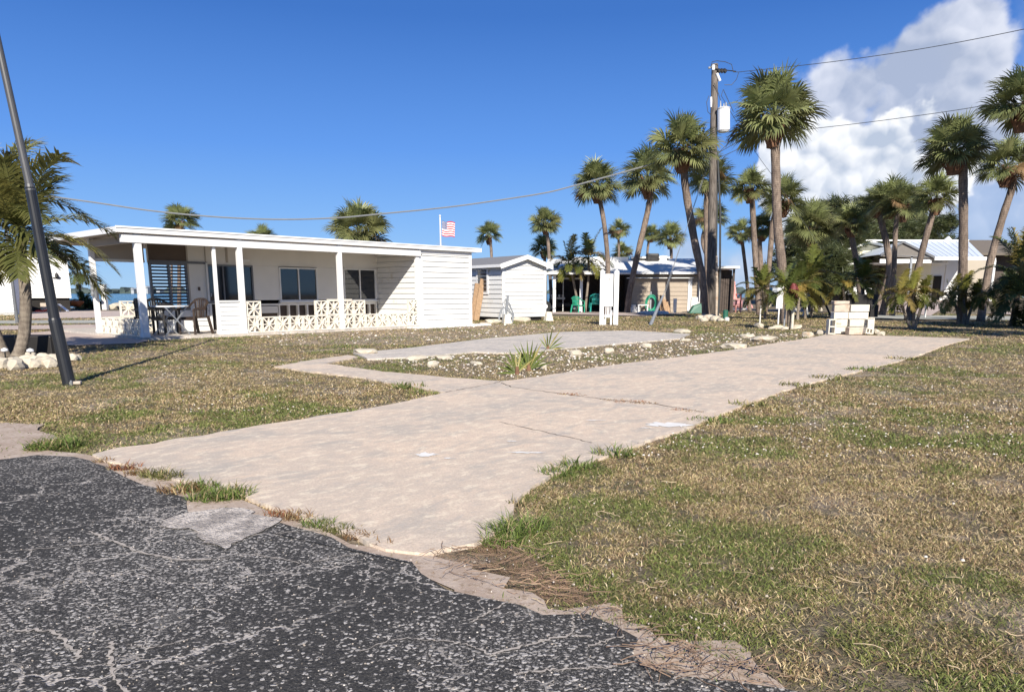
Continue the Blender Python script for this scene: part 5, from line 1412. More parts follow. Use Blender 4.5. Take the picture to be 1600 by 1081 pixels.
# white boat cover / canvas tents
tp = thing('canvas_cover', 'pale grey canvas cover sloping down between the palm trunks beside the cream house', 'canvas cover', Vector((pt(1365, 470, 59).x, 59, GZ)))
m1 = PB(Vector(tp.location)); m1.prism([(pt(1328, 0, 59).x, GZ), (pt(1400, 0, 59).x, GZ), (pt(1395, 0, 59).x, zr(452, 59)), (pt(1378, 0, 59).x, zr(446, 59)), (pt(1347, 0, 59).x, zr(446, 59))], 59, 62, 'y'); m1.build('canvas', 'tarp', tp)
solo(MB().box(-.7, .7, 0, 2, 0, 1.1), 'white_wall', 'white_clean', 'short sunlit white wall between the palm trunks left of the orange hatch', 'wall', Vector((pt(1388, 0, 58).x, 58, .44)), 0)
B1 = Vector((pt(1500, 470, 58).x, 58, GZ))
wh = thing('metal_roof_house', 'house with pale blue metal roof, grey front gable and open carport at the right', 'building', B1)
m1 = PB(B1); gx0, gx1, gxp = pt(1414, 0, 57).x, pt(1501, 0, 57).x, pt(1447, 0, 57).x
gz0, gz1, gzp = zr(401, 57), zr(404.5, 57), zr(383, 57)
m1.prism([(gx0, gz0 - .1), (gx1, gz1 - .1), (gx1, gz1), (gxp, gzp), (gx0, gz0)], 57, 57.1, 'y'); m1.build('gable', 'grey_gable', wh)
m1 = PB(B1); m1.prism([(gx0 - .1, gz0 - .12), (gx0 - .1, gz0 + .06), (gxp, gzp + .12), (gx1 + .1, gz1 + .06), (gx1 + .1, gz1 - .12), (gxp, gzp - .02)], 56.85, 56.98, 'y'); m1.build('gable_trim', 'grey_metal', wh)
xr0, xr1 = pt(1585, 0, 57).x, pt(1556, 0, 63).x
er, rr = zr(404.5, 57), zr(380.5, 63)
m1 = PB(B1); m1.add([(gx1, 56.9, er), (xr0, 56.9, er), (xr1, 63, rr), (pt(1449, 0, 63).x, 63, rr), (gx1, 56.9, er - .08), (xr0, 56.9, er - .08), (gx0 - .2, 57, gz0 + .02), (xr0, 69, er), (gx0, 69, er)],
    [(0, 1, 2, 3), (4, 5, 1, 0), (6, 0, 3), (1, 7, 2), (3, 2, 7, 8), (6, 3, 8)])
for k_ in range(10):
    f_ = k_ / 10; a_ = Vector((gx1, 56.9, er + .02)).lerp(Vector((xr0, 56.9, er + .02)), f_); b_ = Vector((pt(1449, 0, 63).x, 63, rr + .02)).lerp(Vector((xr1, 63, rr + .02)), f_); m1.bar(a_, b_, .02)
rf = m1.build('roof', 'roof_metal', wh)
m1 = PB(B1); xx = pt(1522, 0, 63).x; m1.box(gxp, xr1, 62.9, 63.1, rr, rr + .10); m1.add([(xx - .3, 62.9, rr + .1), (xx + .3, 62.9, rr + .1), (xx, 62.9, rr + .38), (xx - .3, 63.1, rr + .1), (xx + .3, 63.1, rr + .1), (xx, 63.1, rr + .38)], [(0, 1, 2), (3, 5, 4), (0, 3, 4, 1), (1, 4, 5, 2), (2, 5, 3, 0)]); m1.build('ridge_cap', 'white_clean', rf)
m1 = PB(B1); m1.box(gx1, xr0 + .1, 56.78, 56.88, er - .22, er + .03); m1.box(gx0, gx1, 57.12, 57.2, gz1 - .42, gz1 - .12); m1.build('fascia', 'white_clean', wh)
m1 = PB(B1); m1.pbox(1451, 1497, GZ, zr(404, 61), 61, 61.2); m1.pbox(1496, 1550, GZ, zr(405, 60.4), 60.9, 69); m1.build('wall', 'white_paint', wh)
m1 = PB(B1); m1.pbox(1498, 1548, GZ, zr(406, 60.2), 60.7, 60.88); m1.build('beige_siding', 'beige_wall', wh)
m1 = PB(B1); m1.pbox(1457, 1469, GZ, zr(432, 60.8), 60.9, 60.99); m1.build('doorway', 'dark_inside', wh)
m1 = PB(B1); m1.pbox(1474, 1492, GZ + .1, zr(410, 60.8), 60.93, 60.99); m1.build('garage_door', 'white_paint', wh)
for x in (1496, 1549):
    m1 = PB(B1); m1.pbox(x - 1.7, x + 1.7, GZ, er - .2, 57, 57.18); m1.build('post', 'white_clean', wh)
m1 = PB(B1); m1.pbox(1418, 1421, GZ + .0, gz0 - .1, 57, 57.18); m1.build('post', 'galv', wh)
m1 = PB(B1); m1.box(gx0, xr0, 56.6, 69, GZ - .25, GZ + .04); m1.build('carport_slab', 'pave_pink', wh)
B2 = Vector((pt(1600, 470, 66).x, 66, GZ))
bh = thing('brown_roof_house', 'partly hidden house with a low brown roof at the right edge', 'building', B2)
m1 = PB(B2); a0, a1 = pt(1556, 0, 66).x, pt(1680, 0, 66).x; zz_, zt = zr(398, 66), zr(379, 72)
m1.add([(a0, 66, zz_), (a1, 66, zz_), (a1, 72, zt), (a0 - 1, 72, zt), (a0, 66, zz_ - .2), (a1, 66, zz_ - .2), (a0 - 1, 78, zz_), (a1, 78, zz_)], [(0, 1, 2, 3), (4, 5, 1, 0), (3, 2, 7, 6), (0, 3, 6)]); m1.build('roof', 'brown_roof', bh)
m1 = PB(B2); m1.box(a0 + .5, a1, 68, 76, GZ, zz_); m1.build('wall', 'dark_wood', bh)
def car(name, label, loc, rz, mat, L_=4.3, Hh=1.45):
    c = thing(name, label, 'car', loc, rz)
    prof = [(-L_ / 2, .35), (-L_ / 2, .8), (-L_ * .36, .88), (-L_ * .22, Hh), (L_ * .2, Hh), (L_ * .40, .92), (L_ / 2, .80), (L_ / 2, .35)]
    MB().prism(prof, -.85, .85, 'y').build('body', mat, c, bevel=.06)
    MB().prism([(-L_ * .31, .93), (-L_ * .2, Hh - .08), (L_ * .18, Hh - .08), (L_ * .33, .93)], -.865, .865, 'y').build('window', 'glass', c)
    for x in (-L_ * .3, L_ * .3):
        for y in (-.78, .78): MB().tube([(x, y - .1, .32), (x, y + .1, .32)], .32, 16).build('wheel', 'tyre', c)
    MB().box(-L_ / 2 - .02, -L_ / 2, -.7, -.4, .62, .75).build('headlight', 'porcelain', c)
    return c
car('parked_car', 'dark red car parked in the shade under the brown roofed house', Vector((pt(1568, 0, 63).x, 63, .46)), R(85), 'maroon')
# black utility trailer behind the stack, striped mast, white stake
tl = thing('utility_trailer', 'black boxy trailer standing behind the cinder block stack', 'trailer', G(1346, 499), .05)
MB().box(-.62, .62, 0, 1.4, .34, 1.02).box(.30, .64, -.1, 0, .1, .6).build('box', 'dark_plastic', tl, bevel=.02)
for x in (-.55, .55): MB().tube([(x - .08, .7, .28), (x + .08, .7, .28)], .28, 14).build('wheel', 'tyre', tl)
MB().tube([(-.6, 0, .4), (-1.0, -.4, .34), (-1.0, -.4, 0)], .03, 6).build('drawbar', 'black_metal', tl)
a_, b_ = G(1299, 496), at(1279, 451, G(1299, 496).y + .5)
sp_ = thing('slanting_pole', 'black and silver pole slanting left behind the cinder block stack', 'pole', a_)
MB().tube([Vector((0, 0, 0)), (b_ - a_) * .5], .045, 8).build('lower_section', 'black_metal', sp_); MB().tube([(b_ - a_) * .5, (b_ - a_)], .04, 8).build('upper_section', 'galv', sp_)
a_ = G(1445, 497); solo(MB().tube([(0, 0, 0), (0, 0, .95)], .035, 8).tube([(0, 0, .95), (0, 0, .98)], .05, 8), 'white_stake', 'pvc', 'thin white marker stake by the cross road left of the right palms', 'stake', a_)
# pink things on the beach
for i, (x, y, s, mt, nm, lb) in enumerate([(1160, 481, .9, 'pink_paint', 'beach_mound', 'low pink covered heap by the water right of the timber deck'), (1152, 476, .5, 'pink_paint', 'beach_mound', 'smaller pink heap behind the low pink one'), (1200, 479, .5, 'limestone', 'boulder', 'pale boulder on the shore left of the tall palm'), (1262, 474, .6, 'limestone', 'boulder', 'pale boulder on the shore right of the green palms'), (1278, 474, .5, 'limestone', 'boulder', 'pale boulder on the shore nearest the slanting pole')]):
    o = rock(G(x, y), (s, s * .5, s * .45), seed=200 + i, mat=mt); o.name = nm; tag(o, lb, 'boulder' if nm == 'boulder' else 'heap')
solo(MB().tube([(0, 0, 0), (0, 0, .55), (0, 0, .6)], [.14, .14, .17], 10), 'white_bollard', 'white_clean', 'short white bollard right of the pink heap on the shore', 'bollard', G(1163, 484.5))
# white houses on the far shore right
for i, (x, wpx, hz_) in enumerate([(1157, 8, 6), (1243, 10, 7), (1168, 5, 5), (163, 4, 5), (187, 3, 7), (206, 5, 4)]):
    X = pt(x, 0, 860).x; fh_ = thing('far_house', ['white house on the far shore between timber deck and palms', 'white house on the far shore right of the tall palm', 'smallest white house on the far shore left of the dark palm', 'pale building on the far shore seen through the porch', 'tallest pale building on the far shore seen through the porch', 'wide pale building on the far shore seen through the porch'][i], 'building', Vector((X, 860, -.3)))
    MB().box(-wpx * .4, wpx * .4, 0, 10, 0, hz_).build('wall', 'tarp', fh_); MB().prism([(-wpx * .45, hz_), (wpx * .45, hz_), (0, hz_ + 1.6)], -1, 11, 'y').build('roof', 'tarp', fh_)

# ------------------------------------------------------------------ palms
def mesh_leaf(name, Vs, F3, F4, Cs, mat='leaf'):
    o = nmesh(name, np.array(Vs, float), [np.array(f) for f in (F4, F3) if len(f)], np.array(Cs), mat)
    return o
def sabal_mesh(seed, nf=36, dead=.06):
    rg_ = np.random.default_rng(seed); Vs, F3, F4, Cs = [], [], [], []
    ga_ = 2.39996
    for i in range(nf):
        u = (i + .5) / nf
        el = R(84 - 112 * u ** .95 + rg_.uniform(-12, 12)); az = i * ga_ + rg_.uniform(-.3, .3)
        hd = np.array([math.cos(az), math.sin(az), 0.]); up_ = np.array([0, 0, 1.])
        d = hd * math.cos(el) + up_ * math.sin(el); side = np.array([-math.sin(az), math.cos(az), 0.])
        side = side * math.cos(r_ := rg_.uniform(-.95, .95)) + np.cross(d, side) * math.sin(r_)
        plen = rg_.uniform(.34, .50) * (1 - .1 * u); flen = rg_.uniform(.44, .58)
        isdead = rg_.random() < dead and u > .6
        gcol = np.array([.19, .22, .095]) * rg_.uniform(.7, 1.35) + np.array([.03, .01, 0]) * rg_.random()
        if u < .25: gcol = np.array([.22, .25, .10]) * rg_.uniform(.8, 1.2)
        if isdead: gcol = np.array([.26, .17, .09])
        droop0 = .10 + .12 * u
        p = np.array([0, 0, 0.]); pts = [p]; dd = d.copy()
        for k in range(4):
            dd = dd - up_ * droop0 * .5; dd /= np.linalg.norm(dd); p = p + dd * plen / 4; pts.append(p)
        for k in range(4):
            o = len(Vs); w_ = .016
            nrm = np.cross(side, dd)
            Vs += [pts[k] - side * w_, pts[k] + side * w_, pts[k + 1] + side * w_ * .8, pts[k + 1] - side * w_ * .8]; F4.append([o, o + 1, o + 2, o + 3]); Cs += [gcol * 1.3 + .03] * 4
        hub = pts[-1]; nrm = np.cross(side, dd); nrm /= np.linalg.norm(nrm)
        ns = 30
        for k in range(ns):
            ph = -2.0 + 4.0 * k / (ns - 1) + rg_.uniform(-.04, .04)
            # costapalmate: segments leave from along a short midrib
            root = hub + dd * .16 * max(0, math.cos(ph)) * 1.0
            sd = dd * math.cos(ph) + side * math.sin(ph) + nrm * (-.30 * abs(math.sin(ph)))
            sd /= np.linalg.norm(sd)
            l = flen * (.62 + .38 * math.cos(ph * .5)) * rg_.uniform(.88, 1.1)
            wv = np.cross(sd, nrm); wv /= max(1e-6, np.linalg.norm(wv)); w_ = .021 * rg_.uniform(.8, 1.2)
            m_ = root + sd * l * .5 - up_ * .015
            s2 = sd - up_ * (.15 + .42 * rg_.random()) * (1.0 if not isdead else 2.5); s2 /= np.linalg.norm(s2)
            m2 = m_ + s2 * l * .28
            s3 = s2 - up_ * (.2 + .5 * rg_.random()); s3 /= np.linalg.norm(s3)
            tip = m2 + s3 * l * .30
            o = len(Vs)
            Vs += [root - wv * w_ * .3, root + wv * w_ * .3, m_ + wv * w_, m_ - wv * w_, m2 + wv * w_ * .65, m2 - wv * w_ * .65, tip]
            F4 += [[o, o + 1, o + 2, o + 3], [o + 3, o + 2, o + 4, o + 5]]; F3.append([o + 5, o + 4, o + 6])
            c = gcol * rg_.uniform(.8, 1.25); tipc = c * .6 + np.array([.30, .24, .12]) * .4
            Cs += [c, c, c, c, c, c, tipc]
    o = mesh_leaf('crown', Vs, F3, F4, Cs); me = o.data; bpy.data.objects.remove(o); return me
SAB = [sabal_mesh(11, 38, .10), sabal_mesh(12, 32), sabal_mesh(13, 42), sabal_mesh(14, 30, .22), sabal_mesh(15, 36, .15)]
mbb = MB(); rg_ = random.Random(5)
for k in range(20):
    a = k * 2.4; z = -.42 + k * .024; r0 = .15 + .03 * (k / 20)
    c_, s_ = math.cos(a), math.sin(a)
    mbb.bar((c_ * r0 * .8, s_ * r0 * .8, z - .08), (c_ * (r0 + .11), s_ * (r0 + .11), z + .14), .085, .05)
mbb.tube([(0, 0, -.5), (0, 0, -.2), (0, 0, .12)], [.15, .185, .11], 12)
bo = mbb.build('boots', 'boots'); BOOT = bo.data; bpy.data.objects.remove(bo)
def smooth_path(P, n=6):
    out = []
    for i in range(len(P) - 1):
        p0, p1, p2, p3 = P[max(i - 1, 0)], P[i], P[i + 1], P[min(i + 2, len(P) - 1)]
        for j in range(n):
            t_ = j / n
            out.append(.5 * (2 * p1 + (p2 - p0) * t_ + (2 * p0 - 5 * p1 + 4 * p2 - p3) * t_ ** 2 + (-p0 + 3 * p1 - 3 * p2 + p3) * t_ ** 3))
    out.append(P[-1]); return out
def sabal(trunk, crown, wpx, label, r=.17, D_=None, var=0, base=None, rot=None, group='cabbage palms'):
    """trunk: photo points from the foot up; crown: centre point; wpx: crown width in photo pixels"""
    if D_ is None: b = G(*trunk[0]); Y = b.y
    else: b = GD(trunk[0][0], D_); Y = D_
    if base is not None: b = Vector(base); Y = b.y
    t_ = thing('cabbage_palm', label, 'palm tree', b, 0, group)
    P = [Vector((0, 0, -.05))] + [at(x, y, Y) - b for x, y in trunk[1:]]
    cpt = at(crown[0], crown[1], Y) - b
    R_ = wpx / 2 / 1150 * Y
    s = R_ / .98
    top = cpt + Vector((0, 0, -.36 * s))
    # trunk ends below the heart
    P = [p for p in P if p.z < top.z - .3] + [top]
    P = smooth_path(P, 7)
    n = len(P); rr_ = [r * (1.22 if i == 0 else 1.08 if i < 3 else 1.0) * (1 - .10 * i / n) * (1 + .04 * math.sin(i * 1.7)) for i in range(n)]
    rr_ = [q_ * .80 for q_ in rr_]; tr_ = MB().tube(P, rr_, 14).build('trunk', 'sabal_trunk', t_, smooth=True)
    tr_.rotation_euler.z = 0
    cr = bpy.data.objects.new('crown', SAB[var % len(SAB)]); COL.objects.link(cr); cr.parent = t_
    cr.location = top + Vector((0, 0, .12 * s)); cr.scale = (s, s, s * .92); cr.rotation_euler = (rng.uniform(-.08, .08), rng.uniform(-.08, .08), rng.uniform(0, 6.28) if rot is None else rot)
    bt = bpy.data.objects.new('boots', BOOT); COL.objects.link(bt); bt.parent = t_; bt.location = top + Vector((0, 0, -.06)); k_ = r / .155; bt.scale = (k_, k_, max(.8, s)); bt.rotation_euler.z = rng.uniform(0, 6)
    return t_
sabal([(1228, 506), (1222, 420), (1215, 350), (1212, 260), (1211, 205)], (1211, 160), 138, 'tallest cabbage palm, straight trunk right of the utility pole', .20, var=2)
sabal([(948, 492), (950, 420), (944, 350), (937, 300)], (933, 276), 84, 'slim cabbage palm rising directly behind the white meter board', .15, var=0)
sabal([(980, 489), (984, 455), (998, 390), (1011, 335), (1017, 300)], (1013, 264), 94, 'cabbage palm with a curving bright trunk right of the meter board', .20, var=1)
sabal([(1104, 497), (1098, 440), (1084, 370), (1072, 300), (1068, 260)], (1068, 216), 108, 'cabbage palm leaning left against the utility pole', .21, var=2)
sabal([(1120, 490), (1106, 430), (1104, 360), (1104, 310)], (1112, 268), 78, 'cabbage palm crown tucked directly behind the utility pole', .16, D_=36.5, var=4)
sabal([(1132, 480), (1118, 430), (1098, 380), (1090, 350)], (1108, 330), 60, 'thin palm low behind the utility pole with a crossing trunk', .14, D_=42, var=3)
sabal([(1048, 470), (1049, 400)], (1047, 365), 50, 'small distant palm above the roof vent of the middle house', .15, D_=57, var=1)
sabal([(1007, 470), (1012, 390)], (1018, 362), 34, 'smaller distant palm just left of the one above the roof vent', .13, D_=62, var=0)
sabal([(966, 470), (967, 395)], (966, 355), 38, 'distant palm just right of the trunk behind the meter board', .13, D_=60, var=3)
sabal([(970, 470), (971, 415)], (971, 391), 38, 'low distant palm beneath the one right of the meter board', .13, D_=64, var=4)
sabal([(862, 480), (859, 420), (856, 375)], (852, 341), 52, 'distant palm standing over the right end of the shed', .15, D_=52, var=2)
sabal([(850, 480), (851, 410)], (850, 382), 46, 'lower distant palm under the one at the right end of the shed', .14, D_=54, var=1)
sabal([(770, 470), (768, 400), (766, 378)], (764, 361), 44, 'lone small palm between the porch building and the shed palms', .14, D_=58, var=3)
sabal([(280, 470), (280, 360)], (280, 338), 60, 'distant palm above the left part of the porch roof', .15, D_=50, var=0)
sabal([(268, 470), (268, 372)], (266, 359), 26, 'tiny palm peeking out left of the one over the porch roof', .13, D_=70, var=1)
sabal([(410, 470), (410, 385)], (410, 370), 52, 'palm crown half hidden behind the middle of the porch roof', .15, D_=48, var=4)
sabal([(566, 470), (562, 400), (560, 372)], (559, 347), 102, 'big round palm crown right behind the porch roof', .26, D_=37, var=2)
sabal([(1187, 492), (1180, 400), (1175, 310)], (1173, 284), 66, 'straight palm between the utility pole and the tallest palm', .17, D_=36, var=1)
sabal([(1172, 485), (1166, 430), (1160, 380)], (1158, 358), 46, 'dark slender palm right of the utility pole', .13, D_=44, var=3)
sabal([(1190, 490), (1189, 420), (1187, 380)], (1192, 350), 54, 'dark low palm hidden left of the tallest trunk', .17, D_=41, var=0)
sabal([(1194, 490), (1203, 400), (1209, 340)], (1226, 302), 76, 'yellowing palm immediately behind the tallest trunk', .17, D_=39, var=4)
sabal([(1262, 485), (1266, 400), (1268, 370)], (1270, 343), 90, 'bushy palm against the dark pines, first right of the tallest palm', .17, D_=42, var=2)
sabal([(1347, 492), (1340, 420), (1331, 370)], (1332, 340), 62, 'palm over the left end of the cream roof', .18, D_=38, var=1)
sabal([(1378, 492), (1390, 430), (1385, 380), (1378, 345)], (1392, 303), 78, 'palm with a crooked trunk in front of the cream gable', .19, D_=36, var=0)
sabal([(1366, 490), (1384, 440), (1388, 400)], (1370, 310), 60, 'palm leaning with its foot beside the canvas cover', .14, D_=38, var=3)
sabal([(1394, 496), (1397, 420), (1401, 345)], (1415, 310), 74, 'dark straight palm right of the crooked one before the cream gable', .14, D_=35, var=4)
sabal([(1418, 505), (1432, 430), (1447, 370), (1463, 322)], (1465, 297), 78, 'dark palm leaning right across the grey gable', .16, D_=30, var=1)
sabal([(1503, 506), (1505, 400), (1505, 300), (1503, 255)], (1494, 218), 108, 'tall palm before the metal roofed house with a straight pale trunk', .19, var=2)
sabal([(1532, 496), (1545, 420), (1565, 345), (1583, 285)], (1575, 246), 92, 'palm with a right leaning curved trunk near the right edge', .17, D_=29, var=3)
sabal([(1650, 515), (1640, 350), (1622, 220)], (1602, 145), 118, 'big palm crown cut by the right edge of the view', .18, D_=24, var=0)
# palms standing outside the frame on the right; they throw the long shadows across the lawn
for i, (x, y) in enumerate([(17.2, 12.6), (20.3, 13.4), (23.5, 12.8), (15.0, 8.4), (18.5, 8.0), (22, 9.0), (26.5, 14.2)]):
    b = Vector((x, y, 0)); t_ = thing('cabbage_palm', 'cabbage palm standing on the lawn beyond the right edge', 'palm tree', b, 0, 'palms beyond the right edge')
    h_ = 8.4 + .5 * math.sin(i * 2.1)
    MB().tube([(0, 0, 0), (.1, 0, h_ * .5), (0, 0, h_)], [.22, .17, .16], 10).build('trunk', 'sabal_trunk', t_)
    cr = bpy.data.objects.new('crown', SAB[i % 5]); COL.objects.link(cr); cr.parent = t_; cr.location = (0, 0, h_ + .1); cr.scale = (1.7, 1.7, 1.6)

# feather palms
def feather_mesh(seed, nf, L_, el0, el1, width=.34, grav=.55, cols=((.14, .15, .03), (.09, .12, .03)), nl=34, lw=.016, old=(.35, .24, .07), pold=.15, ring=True):
    rg_ = np.random.default_rng(seed); Vs, F3, F4, Cs = [], [], [], []
    up_ = np.array([0, 0, 1.])
    for i in range(nf):
        u = (i + .5) / nf; el = R(el0 + (el1 - el0) * u + rg_.uniform(-12, 12)); az = i * 2.39996 + rg_.uniform(-.25, .25)
        hd = np.array([math.cos(az), math.sin(az), 0.]); d = hd * math.cos(el) + up_ * math.sin(el)
        L = L_ * rg_.uniform(.82, 1.1) * (.8 if u < .12 else 1); n = 16
        col = np.array(cols[int(rg_.integers(len(cols)))]) * rg_.uniform(.8, 1.25)
        if rg_.random() < pold: col = np.array(old) * rg_.uniform(.8, 1.2)
        p = np.zeros(3); pts, ds = [p], [d]
        for k in range(n):
            d = d - up_ * grav / n * (1.0 + 1.2 * k / n) * max(.25, math.cos(math.asin(max(-1, min(1, d[2]))))); d /= np.linalg.norm(d); p = p + d * L / n; pts.append(p); ds.append(d)
        pts, ds = np.array(pts), np.array(ds)
        side0 = np.array([-math.sin(az), math.cos(az), 0.])
        for k in range(n):
            o = len(Vs); w_ = .016 * (1 - k / n) + .003
            Vs += [pts[k] - side0 * w_, pts[k] + side0 * w_, pts[k + 1] + side0 * w_ * .9, pts[k + 1] - side0 * w_ * .9, pts[k] + up_ * w_ * -1.2, pts[k + 1] - up_ * w_ * 1.1]
            F4 += [[o, o + 1, o + 2, o + 3], [o, o + 4, o + 5, o + 3], [o + 1, o + 4, o + 5, o + 2]]; Cs += [col * 1.5 + .03] * 6
        for k in range(nl):
            f = .16 + .84 * (k + .5) / nl; q = f * n; a = min(int(q), n - 1); fr = q - a
            c0 = pts[a] * (1 - fr) + pts[a + 1] * fr; dd = ds[a]
            nrm = np.cross(side0, dd); nrm = nrm / np.linalg.norm(nrm); nrm = nrm if nrm[2] > 0 else -nrm
            l = width * (math.sin(math.pi * min(1, (f * .86 + .12))) ** .45) * rg_.uniform(.85, 1.15)
            for s in (-1, 1):
                an_ = R(60 - 20 * f + rg_.uniform(-8, 8))
                sd = dd * math.cos(an_) + side0 * s * math.sin(an_) + nrm * rg_.uniform(-.05, .30); sd /= np.linalg.norm(sd)
                wv = np.cross(sd, nrm); wv /= max(1e-6, np.linalg.norm(wv)); w_ = lw * rg_.uniform(.8, 1.2)
                m_ = c0 + sd * l * .5; s2 = sd - up_ * rg_.uniform(.25, .75); s2 /= np.linalg.norm(s2); tip = m_ + s2 * l * .55
                o = len(Vs); Vs += [c0 - wv * w_ * .5, c0 + wv * w_ * .5, m_ + wv * w_, m_ - wv * w_, tip]
                F4.append([o, o + 1, o + 2, o + 3]); F3.append([o + 3, o + 2, o + 4]); c = col * rg_.uniform(.8, 1.25); Cs += [c, c, c, c, c * .75 + np.array([.3, .22, .08]) * .25]
    o = mesh_leaf('crown', Vs, F3, F4, Cs); me = o.data; bpy.data.objects.remove(o); return me
YG = ((.19, .19, .04), (.13, .15, .035), (.22, .19, .05))
FE = dict(coco=feather_mesh(31, 17, 2.0, 86, 2, .58, 1.1, ((.27, .25, .075), (.19, .19, .06), (.12, .13, .04)), 50, .021, (.25, .21, .09), .08),
          small=feather_mesh(32, 13, 1.25, 80, -10, .34, 1.35, YG, 36, .018, (.30, .23, .08), .15),
          bush=feather_mesh(33, 18, 1.15, 85, -15, .32, 1.0, ((.13, .15, .035), (.09, .115, .03), (.20, .18, .045)), 36, .018, (.32, .22, .06), .16),
          dark=feather_mesh(34, 16, 1.25, 78, -25, .36, 1.2, ((.09, .11, .035), (.14, .15, .045)), 30, .019, (.40, .30, .07), .25),
          big=feather_mesh(35, 20, 2.0, 85, -30, .45, 1.1, ((.085, .115, .035), (.13, .15, .045)), 40, .022, (.30, .24, .07), .12))
def feather(name, label, trunks, mesh, Rm, cat='palm tree', r=.06, mat='coco_trunk', group=None, D_=None, squash=1.0, rots=None, sc0=None):
    """trunks: list of pixel paths from foot to crown, crown radius Rm metres"""
    b = G(*trunks[0][0]) if D_ is None else GD(trunks[0][0][0], D_); Y = b.y
    t_ = thing(name, label, cat, b, 0, group)
    for i, path in enumerate(trunks):
        P = [at(x, y, Y) - b for x, y in path]; P[0].z = -.03; P = smooth_path(P, 5); n = len(P)
        MB().tube(P, [r * (1.35 if k == 0 else 1.12 if k == 1 else 1) * (1 - .25 * k / n) for k in range(n)], 12).build('trunk', mat, t_, smooth=True)
        cr = bpy.data.objects.new('crown', FE[mesh]); COL.objects.link(cr); cr.parent = t_; cr.location = P[-1]
        base_L = {'coco': 1.75, 'small': 1.05, 'bush': 1.0, 'dark': 1.05, 'big': 1.75}[mesh]
        s = Rm / base_L; cr.scale = (s, s, s * squash); cr.rotation_euler = (0, 0, (rots[i] if rots else rng.uniform(0, 6.28)))
    return t_
feather('coconut_palm', 'coconut palm with a curved ringed trunk at the left edge behind the black pole', [[(27, 558), (38, 520), (40, 460), (34, 410), (33, 372)]], 'coco', 1.45, r=.10, rots=[.4])
feather('coconut_palm', 'second coconut palm leaning out of view at the left edge', [[(8, 558), (-6, 525), (-22, 480), (-30, 400), (-32, 350)]], 'coco', 1.7, r=.10, rots=[2.0])
feather('coconut_palm', 'young coconut palm with thin trunk leaning left before the carport', [[(906, 488), (899, 455), (893, 425), (888, 412)]], 'small', 1.35, r=.075, rots=[.3])
feather('coconut_palm', 'young coconut palm with near upright trunk before the carport', [[(914, 488), (918, 450), (920, 425), (919, 404)]], 'small', 1.5, r=.075, rots=[1.3])
feather('young_palm', 'ragged palm seen between the mobile home and the porch posts', [[(126, 483), (125, 450), (122, 425)]], 'dark', 1.3, D_=52, r=.09)
feather('young_palm', 'bushy low palm at the foot of the ragged one by the porch posts', [[(130, 484), (131, 476)]], 'bush', .95, D_=50, r=.07)
feather('young_palm', 'young palm tied to a stake with a red bundle and stones at its foot', [[(1233, 514), (1233, 480), (1231, 455)]], 'bush', .85, r=.065, rots=[0])
feather('young_palm', 'yellow green palm left of the staked one', [[(1196, 496), (1194, 470), (1190, 452)]], 'bush', 1.0, D_=31)
feather('young_palm', 'yellow green palm directly right of the tallest trunk', [[(1246, 498), (1248, 470), (1252, 448)]], 'bush', 1.05, D_=30)
feather('young_palm', 'fullest yellow green palm right of the tallest trunk', [[(1268, 494), (1268, 460), (1266, 430)]], 'bush', 1.3, D_=33)
feather('young_palm', 'low yellow green palm in the row right of the tallest trunk', [[(1258, 496), (1258, 478), (1257, 462)]], 'small', .9, D_=32)
feather('young_palm', 'green palm behind the left column of the block stack', [[(1321, 492), (1319, 465), (1316, 447)]], 'dark', .85, D_=31)
feather('young_palm', 'green palm behind the right column of the block stack', [[(1352, 492), (1350, 465), (1347, 440)]], 'bush', 1.05, D_=32)
feather('young_palm', 'palm with three splayed stems right of the block stack', [[(1424, 515), (1412, 485), (1404, 462)], [(1426, 515), (1428, 485), (1424, 458)], [(1428, 515), (1438, 485), (1444, 463)]], 'small', .68, r=.05, rots=[0, 2, 4])
feather('young_palm', 'multi stemmed palm in front of the tall pale trunk', [[(1499, 507), (1494, 480), (1484, 466)], [(1505, 507), (1506, 480), (1506, 460)], [(1510, 507), (1518, 480), (1524, 466)]], 'small', .72, r=.05, rots=[0, 2, 4])
feather('young_palm', 'short dark palm below the right leaning trunk', [[(1534, 493), (1535, 470), (1536, 460)]], 'dark', .7, D_=30, r=.09)
feather('feather_palm', 'large dark green feather palm at the right edge', [[(1582, 506), (1588, 470), (1594, 430)]], 'big', 1.6, D_=25, r=.10)
feather('feather_palm', 'lower fronds palm nearest the right edge', [[(1606, 508), (1606, 490), (1604, 470)]], 'big', 1.4, D_=24, r=.10)
# stake, red bundle and stones at the young palm
y0_ = G(1233, 514)
solo(MB().tube([(0, 0, 0), (0, 0, 1.0)], .03, 8), 'tree_stake', 'galv', 'grey stake tied beside the young palm with the red bundle', 'stake', y0_ + Vector((-.18, -.05, 0)))
solo(MB().tube([(0, 0, 0), (0, 0, .85)], .045, 8), 'tree_stake', 'cinder', 'pale thick stake in front of the young palm with the red bundle', 'stake', y0_ + Vector((.03, -.14, 0)))
mb = MB(); mb.tube([(0, 0, 0), (0, 0, .1), (.02, 0, .22), (0, 0, .32)], [.05, .12, .10, .04], 9); mb.tube([(.05, 0, .3), (.15, 0, .1), (.14, -.02, -.12)], .05, 7)
solo(mb, 'red_bundle', 'maroon', 'dark red bundle tied to the staked young palm', 'bundle', y0_ + Vector((-.05, -.18, 1.05)))
solo(MB().box(-.11, .11, -.02, .02, .55, 1.32).box(-.02, .02, -.02, .02, 0, .549), 'small_sign', 'white_clean', 'small blank white board on a stick between the young palm and the tallest trunk', 'sign', G(1215.5, 507) + Vector((-.0, 0, 0)))
